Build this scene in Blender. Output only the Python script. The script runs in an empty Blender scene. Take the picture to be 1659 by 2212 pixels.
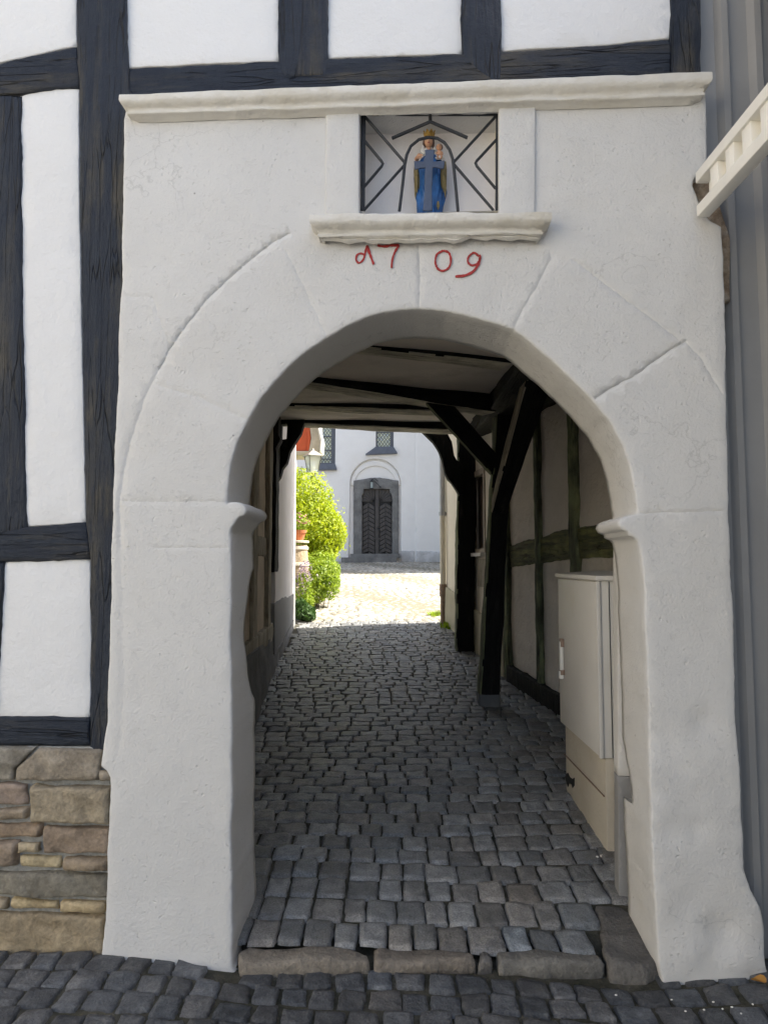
import bpy, bmesh, math, random
import numpy as np
from mathutils import Vector, Matrix, noise
from mathutils.geometry import delaunay_2d_cdt

random.seed(7); rng = np.random.default_rng(7)
scn = bpy.context.scene
COL = scn.collection
R = math.radians

# ------------------------------------------------------------------ camera
FPX = 1500.0; CX, CY = 829.5, 1106.0; HOR = 1215.0
PITCH = math.atan((HOR - CY) / FPX)
EYE = Vector((0, 0, 1.6))
cam_d = bpy.data.cameras.new('camera'); cam = bpy.data.objects.new('camera', cam_d); COL.objects.link(cam)
cam.location = EYE; cam.rotation_euler = (math.pi / 2 + PITCH, 0, 0)
cam_d.sensor_fit = 'VERTICAL'; cam_d.sensor_height = 24.0; cam_d.lens = FPX * 24.0 / 2212.0
cam_d.clip_end = 400; cam_d.clip_start = 0.05
scn.camera = cam

def ray(px, py):
    x = (px - CX) / FPX; y = (CY - py) / FPX
    c, s = math.cos(PITCH), math.sin(PITCH)
    return Vector((x, c - y * s, s + y * c))

def zpass(y):
    pts = [(2.9, .105), (8.4, .50), (10.8, .70), (14, .98), (18, 1.26), (25.3, 1.64), (60, 1.8)]
    if y <= pts[0][0]: return pts[0][1]
    for (a, za), (b, zb) in zip(pts, pts[1:]):
        if y <= b: return za + (zb - za) * (y - a) / (b - a)
    return pts[-1][1]
def zstreet(x):
    pts = [(-3, .095), (-1.2, .088), (-.5, .055), (.9, .05), (1.5, .10), (4, .10)]
    if x <= pts[0][0]: return pts[0][1]
    for (a, za), (b, zb) in zip(pts, pts[1:]):
        if x <= b: return za + (zb - za) * (x - a) / (b - a)
    return pts[-1][1]
TH = R(3.2)
Y0 = 2.76
def yface(x): return Y0 - math.tan(TH) * x
def zg(x, y):
    if y < yface(x) + .02: return zstreet(x)
    return zpass(y)
def at(px, py, Y):
    d = ray(px, py); t = Y / d.y
    return EYE + d * t
def ground(px, py):
    d = ray(px, py)
    lo, hi = 1.0, 60.0
    for _ in range(60):
        m = (lo + hi) / 2; p = EYE + d * (m / d.y)
        if p.z > zg(p.x, p.y): lo = m
        else: hi = m
    return EYE + d * (lo / d.y)

class Fr:
    def __init__(s, A, B):
        s.A = Vector((A[0], A[1], 0)); u = Vector((B[0] - A[0], B[1] - A[1], 0)); s.L = u.length
        s.u = u.normalized(); s.v = Vector((-s.u.y, s.u.x, 0))
        s.M = Matrix(((s.u.x, s.v.x, 0, s.A.x), (s.u.y, s.v.y, 0, s.A.y), (0, 0, 1, 0), (0, 0, 0, 1)))
    def P(s, px, py, v=0.0):
        d = ray(px, py); t = (v - (EYE - s.A).dot(s.v)) / d.dot(s.v)
        X = EYE + d * t - s.A
        return (X.dot(s.u), X.z)
    def W(s, u, v, w): return s.A + s.u * u + s.v * v + Vector((0, 0, w))
    def pl(s, pts, v=0.0): return [s.P(x, y, v) for x, y in pts]

FA = Fr((0, Y0), (math.cos(TH), Y0 - math.sin(TH)))                 # gateway facade
RW = Fr((1.25, 7.25), (1.25 + .2 * 5, 7.25 - .98 * 5))              # right passage wall (far -> near)
LW = Fr((-.955, 3.06), (-.955 - .0544 * 7.6, 10.66))                # left passage wall (near -> far)
RC = Fr((.93, 10.62), (1.262, 7.3))                                 # cream house side wall (far -> near)
CH = Fr((-8, 25.3), (2.6, 25.3))                                    # church front
IDM = Matrix.Identity(4)

# ------------------------------------------------------------------ objects
def tag(o, label=None, cat=None, group=None, kind=None):
    if label: o['label'] = label
    if cat: o['category'] = cat
    if group: o['group'] = group
    if kind: o['kind'] = kind
    return o
def thing(name, loc, label, cat, group=None):
    o = bpy.data.objects.new(name, None); COL.objects.link(o)
    o.location = loc; o.empty_display_size = .2
    return tag(o, label, cat, group)
def wm(o):
    m = o.matrix_basis.copy()
    if o.parent: return wm(o.parent) @ o.matrix_parent_inverse @ m
    return m
def mkobj(name, verts, faces, mats, parent=None, M=IDM, smooth=True, fm=None, recalc=True, col=None, autos=None):
    me = bpy.data.meshes.new(name)
    me.from_pydata([tuple(v) for v in verts], [], [tuple(f) for f in faces])
    if not isinstance(mats, (list, tuple)): mats = [mats]
    for m in mats: me.materials.append(m)
    if fm is not None: me.polygons.foreach_set('material_index', list(fm))
    if recalc:
        bm = bmesh.new(); bm.from_mesh(me); bmesh.ops.recalc_face_normals(bm, faces=bm.faces); bm.to_mesh(me); bm.free()
    if col is not None:
        ca = me.color_attributes.new('tint', 'FLOAT_COLOR', 'POINT')
        ca.data.foreach_set('color', np.asarray(col, dtype=np.float32).ravel())
    me.polygons.foreach_set('use_smooth', [smooth] * len(me.polygons))
    if smooth and autos: me.set_sharp_from_angle(angle=R(autos))
    me.update()
    o = bpy.data.objects.new(name, me); COL.objects.link(o)
    o.matrix_basis = M
    if parent:
        o.parent = parent; o.matrix_parent_inverse = wm(parent).inverted()
    return o

class MB:
    """collects boxes, tubes, lathes into one mesh"""
    def __init__(s): s.v = []; s.f = []; s.m = []
    def add(s, vs, fs, mi=0):
        b = len(s.v); s.v += [tuple(v) for v in vs]; s.f += [tuple(i + b for i in f) for f in fs]; s.m += [mi] * len(fs)
    def box(s, c, size, mi=0, rot=None, bev=.0):
        x, y, z = size[0] / 2, size[1] / 2, size[2] / 2
        if bev <= 0:
            vs = [Vector((sx * x, sy * y, sz * z)) for sx in (-1, 1) for sy in (-1, 1) for sz in (-1, 1)]
            fs = [(0, 1, 3, 2), (4, 6, 7, 5), (0, 4, 5, 1), (2, 3, 7, 6), (0, 2, 6, 4), (1, 5, 7, 3)]
        else:
            bm = bmesh.new(); bmesh.ops.create_cube(bm, size=1)
            for v in bm.verts: v.co = Vector((v.co.x * size[0], v.co.y * size[1], v.co.z * size[2]))
            bmesh.ops.bevel(bm, geom=list(bm.edges), offset=bev, segments=2, affect='EDGES', profile=.5)
            vs = [v.co.copy() for v in bm.verts]; fs = [[q.index for q in f.verts] for f in bm.faces]; bm.free()
        if rot is not None: vs = [rot @ v for v in vs]
        s.add([Vector(c) + v for v in vs], fs, mi)
    def tube(s, pts, r, n=8, mi=0, sq=None, cap=True):
        pts = [Vector(p) for p in pts]; rings = []; prev = None
        for i, p in enumerate(pts):
            t = (pts[min(i + 1, len(pts) - 1)] - pts[max(i - 1, 0)]).normalized()
            if prev is None:
                a = Vector((0, 0, 1)) if abs(t.z) < .9 else Vector((0, 1, 0)); nx = t.cross(a).normalized()
            else: nx = (prev - t * prev.dot(t)).normalized()
            ny = t.cross(nx); prev = nx
            rr = r[i] if isinstance(r, (list, tuple)) else r
            rings.append([p + (nx * math.cos(2 * math.pi * k / n) + ny * math.sin(2 * math.pi * k / n)) * rr for k in range(n)])
        vs = [v for g in rings for v in g]; fs = []
        for i in range(len(rings) - 1):
            for k in range(n):
                fs.append((i * n + k, i * n + (k + 1) % n, (i + 1) * n + (k + 1) % n, (i + 1) * n + k))
        if cap: fs.append(tuple(range(n))); fs.append(tuple((len(rings) - 1) * n + k for k in range(n)))
        s.add(vs, fs, mi)
    def lathe(s, prof, c=(0, 0, 0), n=24, mi=0, sx=1, sy=1, fn=None):
        vs = []; fs = []
        for r_, z in prof:
            for k in range(n):
                a = 2 * math.pi * k / n; q = fn(a, z) if fn else 1
                vs.append(Vector((c[0] + r_ * q * sx * math.cos(a), c[1] + r_ * q * sy * math.sin(a), c[2] + z)))
        for i in range(len(prof) - 1):
            for k in range(n): fs.append((i * n + k, i * n + (k + 1) % n, (i + 1) * n + (k + 1) % n, (i + 1) * n + k))
        fs.append(tuple(range(n))); fs.append(tuple((len(prof) - 1) * n + k for k in range(n)))
        s.add(vs, fs, mi)
    def ball(s, c, rx, ry, rz, n=14, mi=0, fn=None):
        prof = []; m = n
        vs = []; fs = []
        for i in range(m + 1):
            t = math.pi * i / m
            for k in range(n * 2):
                a = math.pi * k / n; d = Vector((math.sin(t) * math.cos(a), math.sin(t) * math.sin(a), math.cos(t)))
                q = fn(d) if fn else 1
                vs.append(Vector((c[0] + d.x * rx * q, c[1] + d.y * ry * q, c[2] + d.z * rz * q)))
        w = n * 2
        for i in range(m):
            for k in range(w): fs.append((i * w + k, (i + 1) * w + k, (i + 1) * w + (k + 1) % w, i * w + (k + 1) % w))
        s.add(vs, fs, mi)
    def build(s, name, mats, parent=None, M=IDM, smooth=True, autos=40):
        return mkobj(name, s.v, s.f, mats, parent, M, smooth, s.m, True, None, autos)

# ------------------------------------------------------------------ materials
def newmat(name):
    m = bpy.data.materials.new(name); m.use_nodes = True
    nt = m.node_tree; nt.nodes.clear()
    out = nt.nodes.new('ShaderNodeOutputMaterial'); bs = nt.nodes.new('ShaderNodeBsdfPrincipled')
    nt.links.new(bs.outputs[0], out.inputs[0])
    return m, nt, bs
def N(nt, t, **k):
    n = nt.nodes.new(t)
    for a, b in k.items():
        if a in ('inp',):
            for i, v in b.items(): n.inputs[i].default_value = v
        else: setattr(n, a, b)
    return n
def coords(nt, scale=(1, 1, 1), obj=True):
    tc = N(nt, 'ShaderNodeTexCoord'); mp = N(nt, 'ShaderNodeMapping'); mp.inputs['Scale'].default_value = scale
    nt.links.new(tc.outputs['Object' if obj else 'Generated'], mp.inputs[0]); return mp.outputs[0]
def noisen(nt, vec, sc, det=4, rough=.55, dist=0):
    n = N(nt, 'ShaderNodeTexNoise'); n.inputs['Scale'].default_value = sc; n.inputs['Detail'].default_value = det
    n.inputs['Roughness'].default_value = rough; n.inputs['Distortion'].default_value = dist
    nt.links.new(vec, n.inputs['Vector']); return n.outputs['Fac']
def ramp(nt, fac, stops):
    r = N(nt, 'ShaderNodeValToRGB'); nt.links.new(fac, r.inputs[0]); e = r.color_ramp.elements
    while len(e) < len(stops): e.new(.5)
    for i, (p, c) in enumerate(stops):
        e[i].position = p; e[i].color = (c[0], c[1], c[2], 1) if hasattr(c, '__len__') else (c, c, c, 1)
    return r.outputs[0]
def mixc(nt, fac, a, b, mode='MIX'):
    m = N(nt, 'ShaderNodeMix', data_type='RGBA', blend_type=mode)
    for s, v in ((0, fac), (6, a), (7, b)):
        if isinstance(v, (int, float)): m.inputs[s].default_value = v
        elif isinstance(v, (tuple, list)): m.inputs[s].default_value = (v[0], v[1], v[2], 1)
        else: nt.links.new(v, m.inputs[s])
    return m.outputs[2]
def mth(nt, op, a, b=None):
    m = N(nt, 'ShaderNodeMath', operation=op)
    for s, v in ((0, a), (1, b)):
        if v is None: continue
        if isinstance(v, (int, float)): m.inputs[s].default_value = v
        else: nt.links.new(v, m.inputs[s])
    return m.outputs[0]
def bump(nt, bs, chain):
    prev = None
    for h, st, di in chain:
        b = N(nt, 'ShaderNodeBump'); b.inputs['Strength'].default_value = st; b.inputs['Distance'].default_value = di
        nt.links.new(h, b.inputs['Height'])
        if prev: nt.links.new(prev, b.inputs['Normal'])
        prev = b.outputs[0]
    nt.links.new(prev, bs.inputs['Normal'])

def m_plaster(name, c, var=.06, grain=90, gs=.35, lump=9, ls=.35, stain=None, rough=.85, pits=0, cracks=0):
    m, nt, bs = newmat(name); v = coords(nt)
    n1 = noisen(nt, v, 3, 5); n2 = noisen(nt, v, grain, 3, .6); n3 = noisen(nt, v, lump, 4, .5)
    col = ramp(nt, n1, [(.3, [x * (1 - var) for x in c]), (.7, [min(1, x * (1 + var * .6)) for x in c])])
    if stain:
        n4 = noisen(nt, v, 1.7, 6, .65); f = ramp(nt, n4, [(.52, 0), (.72, stain[1])])
        col = mixc(nt, f, col, stain[0])
    ch = [(n3, ls, .03), (n2, gs, .007)]
    if pits:
        vv = N(nt, 'ShaderNodeTexVoronoi', feature='F1'); vv.inputs['Scale'].default_value = 34; vv.inputs['Randomness'].default_value = 1
        ns = N(nt, 'ShaderNodeVectorMath', operation='ADD'); sc = N(nt, 'ShaderNodeTexNoise'); sc.inputs['Scale'].default_value = 20
        nt.links.new(v, sc.inputs['Vector']); nt.links.new(v, ns.inputs[0])
        s2 = N(nt, 'ShaderNodeVectorMath', operation='SCALE'); s2.inputs['Scale'].default_value = .05
        nt.links.new(sc.outputs['Color'], s2.inputs[0]); nt.links.new(s2.outputs[0], ns.inputs[1]); nt.links.new(ns.outputs[0], vv.inputs['Vector'])
        pit = ramp(nt, vv.outputs['Distance'], [(.0, 0), (.22, 1)])
        ms = ramp(nt, noisen(nt, v, 6, 3), [(.48, 0), (.62, 1)])
        h = mth(nt, 'MAXIMUM', pit, mth(nt, 'SUBTRACT', 1, ms))
        ch.append((h, pits, .006))
        w1 = noisen(nt, v, 26, 5, .7, 1.5); w2 = ramp(nt, w1, [(.60, 0), (.66, 1)])
        ch.append((mth(nt, 'SUBTRACT', 1, w2), pits * .8, .004))
    if cracks:
        cn = N(nt, 'ShaderNodeTexNoise'); cn.inputs['Scale'].default_value = 5; cn.inputs['Detail'].default_value = 6; nt.links.new(v, cn.inputs['Vector'])
        cm_ = N(nt, 'ShaderNodeVectorMath', operation='MULTIPLY_ADD'); cm_.inputs[1].default_value = (.5, .5, .5); nt.links.new(cn.outputs['Color'], cm_.inputs[0]); nt.links.new(v, cm_.inputs[2])
        cvn = N(nt, 'ShaderNodeTexVoronoi', feature='DISTANCE_TO_EDGE'); cvn.inputs['Scale'].default_value = 1.6; nt.links.new(cm_.outputs[0], cvn.inputs['Vector'])
        cl_ = ramp(nt, cvn.outputs['Distance'], [(0, 1), (.006, 0)]); ck = mth(nt, 'MULTIPLY', cl_, ramp(nt, noisen(nt, v, 1.3, 2), [(.5, 0), (.58, 1)]))
        col = mixc(nt, mth(nt, 'MULTIPLY', ck, cracks), col, [x * .55 for x in c])
        dt = N(nt, 'ShaderNodeTexVoronoi'); dt.inputs['Scale'].default_value = 7; nt.links.new(v, dt.inputs['Vector'])
        col = mixc(nt, ramp(nt, dt.outputs['Distance'], [(.022, .7), (.035, 0)]), col, [x * .35 for x in c])
    bump(nt, bs, ch)
    nt.links.new(col, bs.inputs['Base Color']); bs.inputs['Roughness'].default_value = rough
    bs.inputs['Specular IOR Level'].default_value = .25
    return m

def m_timber(name, dark, light, axis='z', worn=None, rough=.5, wornamt=.55, crack=.9, spec=.5):
    m, nt, bs = newmat(name)
    sc = {'z': (1, 1, .12), 'x': (.12, 1, 1), 'y': (1, .12, 1)}[axis]
    v = coords(nt, sc); v1 = coords(nt)
    n1 = noisen(nt, v, 34, 6, .7, .1); n2 = noisen(nt, v, 70, 4, .7); n3 = noisen(nt, v1, 4, 5, .6)
    sc2 = {'z': (1, 1, .07), 'x': (.07, 1, 1), 'y': (1, .07, 1)}[axis]
    vc = coords(nt, sc2)
    ds = N(nt, 'ShaderNodeTexNoise'); ds.inputs['Scale'].default_value = 14; nt.links.new(vc, ds.inputs['Vector'])
    crk = N(nt, 'ShaderNodeTexVoronoi', feature='DISTANCE_TO_EDGE'); crk.inputs['Scale'].default_value = 22
    mv = N(nt, 'ShaderNodeVectorMath', operation='MULTIPLY_ADD'); mv.inputs[1].default_value = (.06, .06, .06)
    nt.links.new(ds.outputs['Color'], mv.inputs[0]); nt.links.new(vc, mv.inputs[2]); nt.links.new(mv.outputs[0], crk.inputs['Vector'])
    cm = ramp(nt, noisen(nt, v1, 5, 3), [(.42, 0), (.6, 1)])
    cf = mth(nt, 'MULTIPLY', ramp(nt, crk.outputs['Distance'], [(0, 1), (.035, 0)]), cm)
    col = ramp(nt, n1, [(.3, dark), (.72, light)])
    col = mixc(nt, mth(nt, 'MULTIPLY', cf, .8), col, [x * .15 for x in dark])
    if worn:
        f = ramp(nt, noisen(nt, v, 9, 6, .7), [(wornamt - .06, 0), (wornamt + .06, 1)])
        col = mixc(nt, mth(nt, 'MULTIPLY', f, ramp(nt, n3, [(.35, .1), (.6, 1)])), col, worn)
    hh = mth(nt, 'SUBTRACT', n1, mth(nt, 'MULTIPLY', cf, crack))
    bump(nt, bs, [(n3, .5, .03), (noisen(nt, v1, 30, 5, .65), .6, .012), (n2, .6, .006), (hh, 1.0, .016)])
    nt.links.new(col, bs.inputs['Base Color']); bs.inputs['Roughness'].default_value = rough
    bs.inputs['Specular IOR Level'].default_value = spec
    return m

def m_stone(name, cols, scale=8, bs_=.6, rough=.85, tint=False, fine=60, mottle=.35, spec=.3):
    m, nt, bs = newmat(name); v = coords(nt)
    n1 = noisen(nt, v, scale, 8, .65); n2 = noisen(nt, v, fine, 4, .65); n3 = noisen(nt, v, scale * 3, 5, .7)
    st = [(.3 + .4 * i / (len(cols) - 1), c) for i, c in enumerate(cols)]
    col = ramp(nt, n1, st)
    if tint:
        a = N(nt, 'ShaderNodeAttribute', attribute_name='tint'); col = mixc(nt, 1.0, col, a.outputs['Color'], 'MULTIPLY')
    col = mixc(nt, 1.0, col, ramp(nt, n2, [(.3, 1 - mottle), (.7, 1 + 0)]), 'MULTIPLY')
    bump(nt, bs, [(n1, bs_ * .6, .03), (n3, bs_, .012), (n2, bs_ * .8, .004)])
    nt.links.new(col, bs.inputs['Base Color']); bs.inputs['Roughness'].default_value = rough
    bs.inputs['Specular IOR Level'].default_value = spec
    return m
def m_plain(name, c, rough=.5, metal=0, var=.12, sc=12, bmp=.15, spec=.5, fine=0):
    m, nt, bs = newmat(name); v = coords(nt); n = noisen(nt, v, sc, 5, .6)
    col = ramp(nt, n, [(.3, [x * (1 - var) for x in c]), (.7, [min(1, x * (1 + var)) for x in c])])
    nt.links.new(col, bs.inputs['Base Color']); bs.inputs['Roughness'].default_value = rough; bs.inputs['Metallic'].default_value = metal
    bs.inputs['Specular IOR Level'].default_value = spec
    if bmp: bump(nt, bs, [(noisen(nt, v, sc * 5, 4, .6), bmp, .004)])
    return m
def m_leaf(name, c1, c2, tr=.5):
    m, nt, bs = newmat(name)
    g = N(nt, 'ShaderNodeObjectInfo'); v = coords(nt); n = noisen(nt, v, 9, 3, .6)
    col = ramp(nt, n, [(.3, c1), (.7, c2)])
    nt.links.new(col, bs.inputs['Base Color']); bs.inputs['Roughness'].default_value = .5
    t = N(nt, 'ShaderNodeBsdfTranslucent'); nt.links.new(col, t.inputs[0])
    mx = N(nt, 'ShaderNodeMixShader'); mx.inputs[0].default_value = tr
    out = [q for q in nt.nodes if q.type == 'OUTPUT_MATERIAL'][0]
    nt.links.new(bs.outputs[0], mx.inputs[1]); nt.links.new(t.outputs[0], mx.inputs[2]); nt.links.new(mx.outputs[0], out.inputs[0])
    return m

GATE = m_plaster('gate_plaster', (.625, .62, .605), .03, 95, .42, 7, .22, ((.57, .555, .52), .45), pits=.55, cracks=.4)
GATE_TRIM = m_plaster('trim_plaster', (.66, .64, .59), .05, 70, .35, 14, .35, ((.47, .42, .31), .6), pits=.3)
PANEL = m_plaster('white_infill', (.72, .725, .73), .02, 60, .45, 14, .2)
NICHE = m_plaster('niche_plaster', (.74, .70, .60), .06, 60, .2, 6, .2, ((.66, .56, .36), .8), cracks=.8)
TIM_V = m_timber('black_timber_upright', (.008, .014, .028), (.022, .030, .045), 'z', (.060, .056, .048), .6, .55, spec=.35)
TIM_H = m_timber('black_timber_level', (.008, .014, .028), (.022, .030, .045), 'x', (.060, .056, .048), .6, .55, spec=.35)
TIM_OLD = m_timber('weathered_black_timber', (.006, .006, .006), (.018, .017, .016), 'z', (.05, .045, .04), .7, .62, spec=.2)
TIM_PALE = m_timber('peeling_pale_timber', (.12, .11, .08), (.68, .64, .52), 'z', (.8, .76, .62), .8, .46, spec=.2)
TIM_GREEN = m_timber('mossy_timber', (.05, .055, .04), (.16, .17, .11), 'z', (.30, .33, .18), .85, .5, spec=.2)
TIM_GREENH = m_timber('mossy_rail_timber', (.07, .075, .045), (.2, .2, .12), 'x', (.32, .33, .14), .85, .5, spec=.2)
TIM_TAN = m_timber('stripped_tan_timber', (.24, .2, .14), (.5, .45, .35), 'z', (.58, .53, .42), .85, .5, spec=.2)
TANPL = m_plaster('tan_infill', (.68, .58, .45), .12, 40, .5, 5, .4, ((.34, .28, .2), .6))
GREYPL = m_plaster('roughcast_infill', (.82, .75, .66), .08, 55, .9, 20, .6, ((.42, .38, .3), .5))
CEILPL = m_plaster('ceiling_plaster', (.78, .72, .65), .08, 30, .3, 3, .3, ((.4, .36, .3), .6))
WHITEW = m_plaster('white_render', (.80, .77, .76), .04, 60, .3, 5, .3)
GREYPLINTH = m_plaster('grey_plinth_paint', (.17, .17, .17), .15, 50, .5, 8, .5, ((.3, .29, .27), .6))
SMOOTHGREY = m_plaster('smooth_grey_paint', (.26, .26, .26), .05, 50, .2, 8, .2)
CREAMW = m_plaster('cream_render', (.78, .72, .60), .04, 60, .3, 5, .3)
CHURCHW = m_plaster('church_render', (.82, .81, .79), .03, 20, .2, 2, .2)
CHPLINTH = m_plaster('peeling_church_plinth', (.5, .5, .5), .2, 20, .5, 3, .5, ((.75, .75, .77), 1))
SANDST = m_stone('sandstone', [(.23, .195, .15), (.40, .345, .27), (.54, .47, .37)], 7, .9, .9, True)
MORTAR = m_stone('mortar', [(.30, .30, .28), (.42, .42, .40)], 20, .5, .95)
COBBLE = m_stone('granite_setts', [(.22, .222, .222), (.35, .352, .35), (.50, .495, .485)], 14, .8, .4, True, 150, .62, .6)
COURT = m_stone('sun_toned_setts', [(.33, .31, .26), (.42, .39, .33), (.5, .47, .4)], 14, .7, .7, True, 60, .3, .3)  # brighter copy of the passage setts: sunlit whiteness put into the colour
BASALT = m_stone('basalt_setts', [(.065, .07, .08), (.12, .127, .138), (.21, .215, .22)], 12, 1, .55, True, 110, .5, .5)
JOINT = m_stone('joint_sand', [(.045, .047, .03), (.085, .08, .06), (.16, .15, .12)], 9, 1, .95)
SLABST = m_stone('threshold_stone', [(.16, .155, .145), (.25, .235, .215), (.34, .32, .29)], 5, 1, .85, True)
GREYST = m_stone('grey_portal_stone', [(.14, .14, .14), (.22, .22, .215), (.3, .3, .29)], 3, .5, .85)
IRON = m_plain('black_iron', (.022, .025, .03), .45, .2, .3, 60, .3)
NAVYIRON = m_plain('slate_blue_paint', (.055, .075, .125), .55, 0, .15, 30, .3)
REDP = m_plain('red_paint', (.36, .025, .022), .6, 0, .25, 60, .3)
BLUE = m_plain('blue_robe_paint', (.015, .10, .30), .45, 0, .35, 30, .3)
GOLD = m_plain('gold_paint', (.42, .26, .06), .4, .5, .35, 90, .5)
OLGOLD = m_plain('old_gold_lining', (.22, .17, .07), .5, .3, .35, 60, .4)
SKIN = m_plain('painted_skin', (.60, .33, .20), .5, 0, .08, 40, .05)
HAIR = m_plain('brown_hair_paint', (.07, .03, .018), .5, 0, .3, 60, .4)
VEIL = m_plain('white_veil_paint', (.75, .74, .70), .55, 0, .06, 40, .1)
LIPS = m_plain('lip_paint', (.4, .06, .05), .5, 0, .05, 40, 0)
CAB = m_plaster('cabinet_shell', (.72, .70, .66), .05, 120, .08, 5, .03, ((.62, .57, .48), .5), .5)
CABCON = m_plaster('cabinet_concrete', (.56, .51, .42), .1, 60, .4, 6, .2, ((.42, .35, .24), .7))
BLACKP = m_plain('black_spray_paint', (.01, .01, .01), .6)
GREYCLAD = m_plain('grey_cladding_paint', (.27, .27, .268), .45, 0, .06, 5, .08)
WHITEP = m_plain('white_gloss_paint', (.82, .80, .74), .4, 0, .03, 8, .1)
BRICKBR = m_stone('exposed_rubble', [(.2, .13, .07), (.42, .33, .24), (.6, .55, .47)], 12, 1, .9)
SLATE = m_plain('slate_lead', (.10, .11, .13), .5, .1, .15, 6, .1)
DOORP = m_plain('anthracite_door_paint', (.055, .052, .052), .5, 0, .15, 6, .1)
DOORD = m_plain('door_groove', (.008, .008, .008), .7)
ZINC = m_plain('zinc_pipe', (.38, .39, .40), .4, .4, .12, 8, .1)
PIPEW = m_plain('cream_pipe_paint', (.62, .58, .48), .5, 0, .08, 8, .1)
PIPEB = m_plain('brown_cast_pipe', (.28, .2, .15), .7, 0, .25, 20, .3)
ORANGE = m_plain('orange_red_board', (.58, .10, .03), .6, 0, .1, 6, .1)
BEIGETR = m_plain('beige_fascia', (.50, .44, .35), .7, 0, .15, 6, .2)
OAK = m_timber('barrel_oak', (.3, .22, .13), (.5, .4, .27), 'z', None, .7)
TERRA = m_plain('terracotta', (.5, .17, .07), .8, 0, .15, 20, .2)
LEAF1 = m_leaf('yellow_green_leaf', (.26, .37, .012), (.52, .57, .02), .5)
LEAF2 = m_leaf('fresh_leaf', (.16, .27, .02), (.38, .48, .03), .5)
LEAF3 = m_leaf('dark_leaf', (.03, .08, .015), (.08, .16, .03), .3)
PETAL = m_leaf('mauve_petal', (.30, .22, .30), (.44, .34, .42), .3)
BARK = m_stone('bark', [(.07, .05, .035), (.16, .12, .08)], 20, 1, .9)
DARKIN = m_plain('dark_inside', (.02, .02, .02), .8)
ROOFT = m_plain('roof_tile', (.12, .06, .045), .8, 0, .3, 6, .4)

def m_glass(name):
    m, nt, bs = newmat(name); bs.inputs['Base Color'].default_value = (.9, .93, .92, 1); bs.inputs['Roughness'].default_value = .08
    bs.inputs['Transmission Weight'].default_value = .55; bs.inputs['IOR'].default_value = 1.1
    return m
LGLASS = m_glass('lamp_glass')
def m_leaded():
    m, nt, bs = newmat('leaded_glass'); v = coords(nt)
    rot = N(nt, 'ShaderNodeMapping'); rot.inputs['Rotation'].default_value = (0, R(45), 0); rot.inputs['Scale'].default_value = (12, 1, 12)
    sk = N(nt, 'ShaderNodeMapping'); sk.inputs['Scale'].default_value = (1, 1, .7); nt.links.new(v, sk.inputs[0]); nt.links.new(sk.outputs[0], rot.inputs[0])
    sp = N(nt, 'ShaderNodeSeparateXYZ'); nt.links.new(rot.outputs[0], sp.inputs[0])
    def line(o):
        f = mth(nt, 'FRACT', o); d = mth(nt, 'ABSOLUTE', mth(nt, 'SUBTRACT', f, .5)); return mth(nt, 'GREATER_THAN', d, .42)
    l = mth(nt, 'MAXIMUM', line(sp.outputs[0]), line(sp.outputs[2]))
    wn = N(nt, 'ShaderNodeTexVoronoi'); wn.inputs['Scale'].default_value = 1.4; nt.links.new(rot.outputs[0], wn.inputs['Vector'])
    col = ramp(nt, wn.outputs['Distance'], [(.1, (.50, .56, .54)), (.45, (.52, .56, .38)), (.8, (.36, .44, .48))])
    col = mixc(nt, l, col, (.02, .022, .025))
    nt.links.new(col, bs.inputs['Base Color']); bs.inputs['Roughness'].default_value = .22
    bump(nt, bs, [(noisen(nt, v, 12, 2), .4, .01)])
    return m
LEADED = m_leaded()

# ------------------------------------------------------------------ slab (traced outline with real thickness)
def pip(P, poly):
    x, y = P[:, 0], P[:, 1]; ins = np.zeros(len(P), bool); n = len(poly)
    for i in range(n):
        x1, y1 = poly[i]; x2, y2 = poly[(i + 1) % n]
        if y1 == y2: continue
        c = ((y1 > y) != (y2 > y)) & (x < (x2 - x1) * (y - y1) / (y2 - y1) + x1); ins ^= c
    return ins
def dist_poly(P, poly):
    A = np.asarray(poly); B = np.roll(A, -1, 0); D = B - A; L = (D ** 2).sum(1) + 1e-12
    best = np.full(len(P), 1e9)
    for s in range(0, len(P), 4000):
        Q = P[s:s + 4000]; d = Q[:, None, :] - A[None]; t = np.clip((d * D[None]).sum(2) / L[None], 0, 1)
        e = d - t[..., None] * D[None]; best[s:s + 4000] = np.sqrt((e ** 2).sum(2)).min(1)
    return best
def dens(poly, es, jit=0, closed=True, seed=0):
    out = []; n = len(poly)
    for i in range(n if closed else n - 1):
        a = Vector(poly[i]); b = Vector(poly[(i + 1) % n]); L = (b - a).length; k = max(1, int(round(L / es)))
        nn = Vector((-(b - a).y, (b - a).x)); nn = nn / L if L > 0 else nn
        for j in range(k):
            p = a + (b - a) * (j / k)
            q = noise.noise(Vector((p.x * 9 + seed, p.y * 9, seed))) * jit + noise.noise(Vector((p.x * 40 + seed, p.y * 40, seed))) * jit * .5
            p = p + nn * q
            out.append((p.x, p.y))
    if not closed: out.append(tuple(poly[-1]))
    return out
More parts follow.
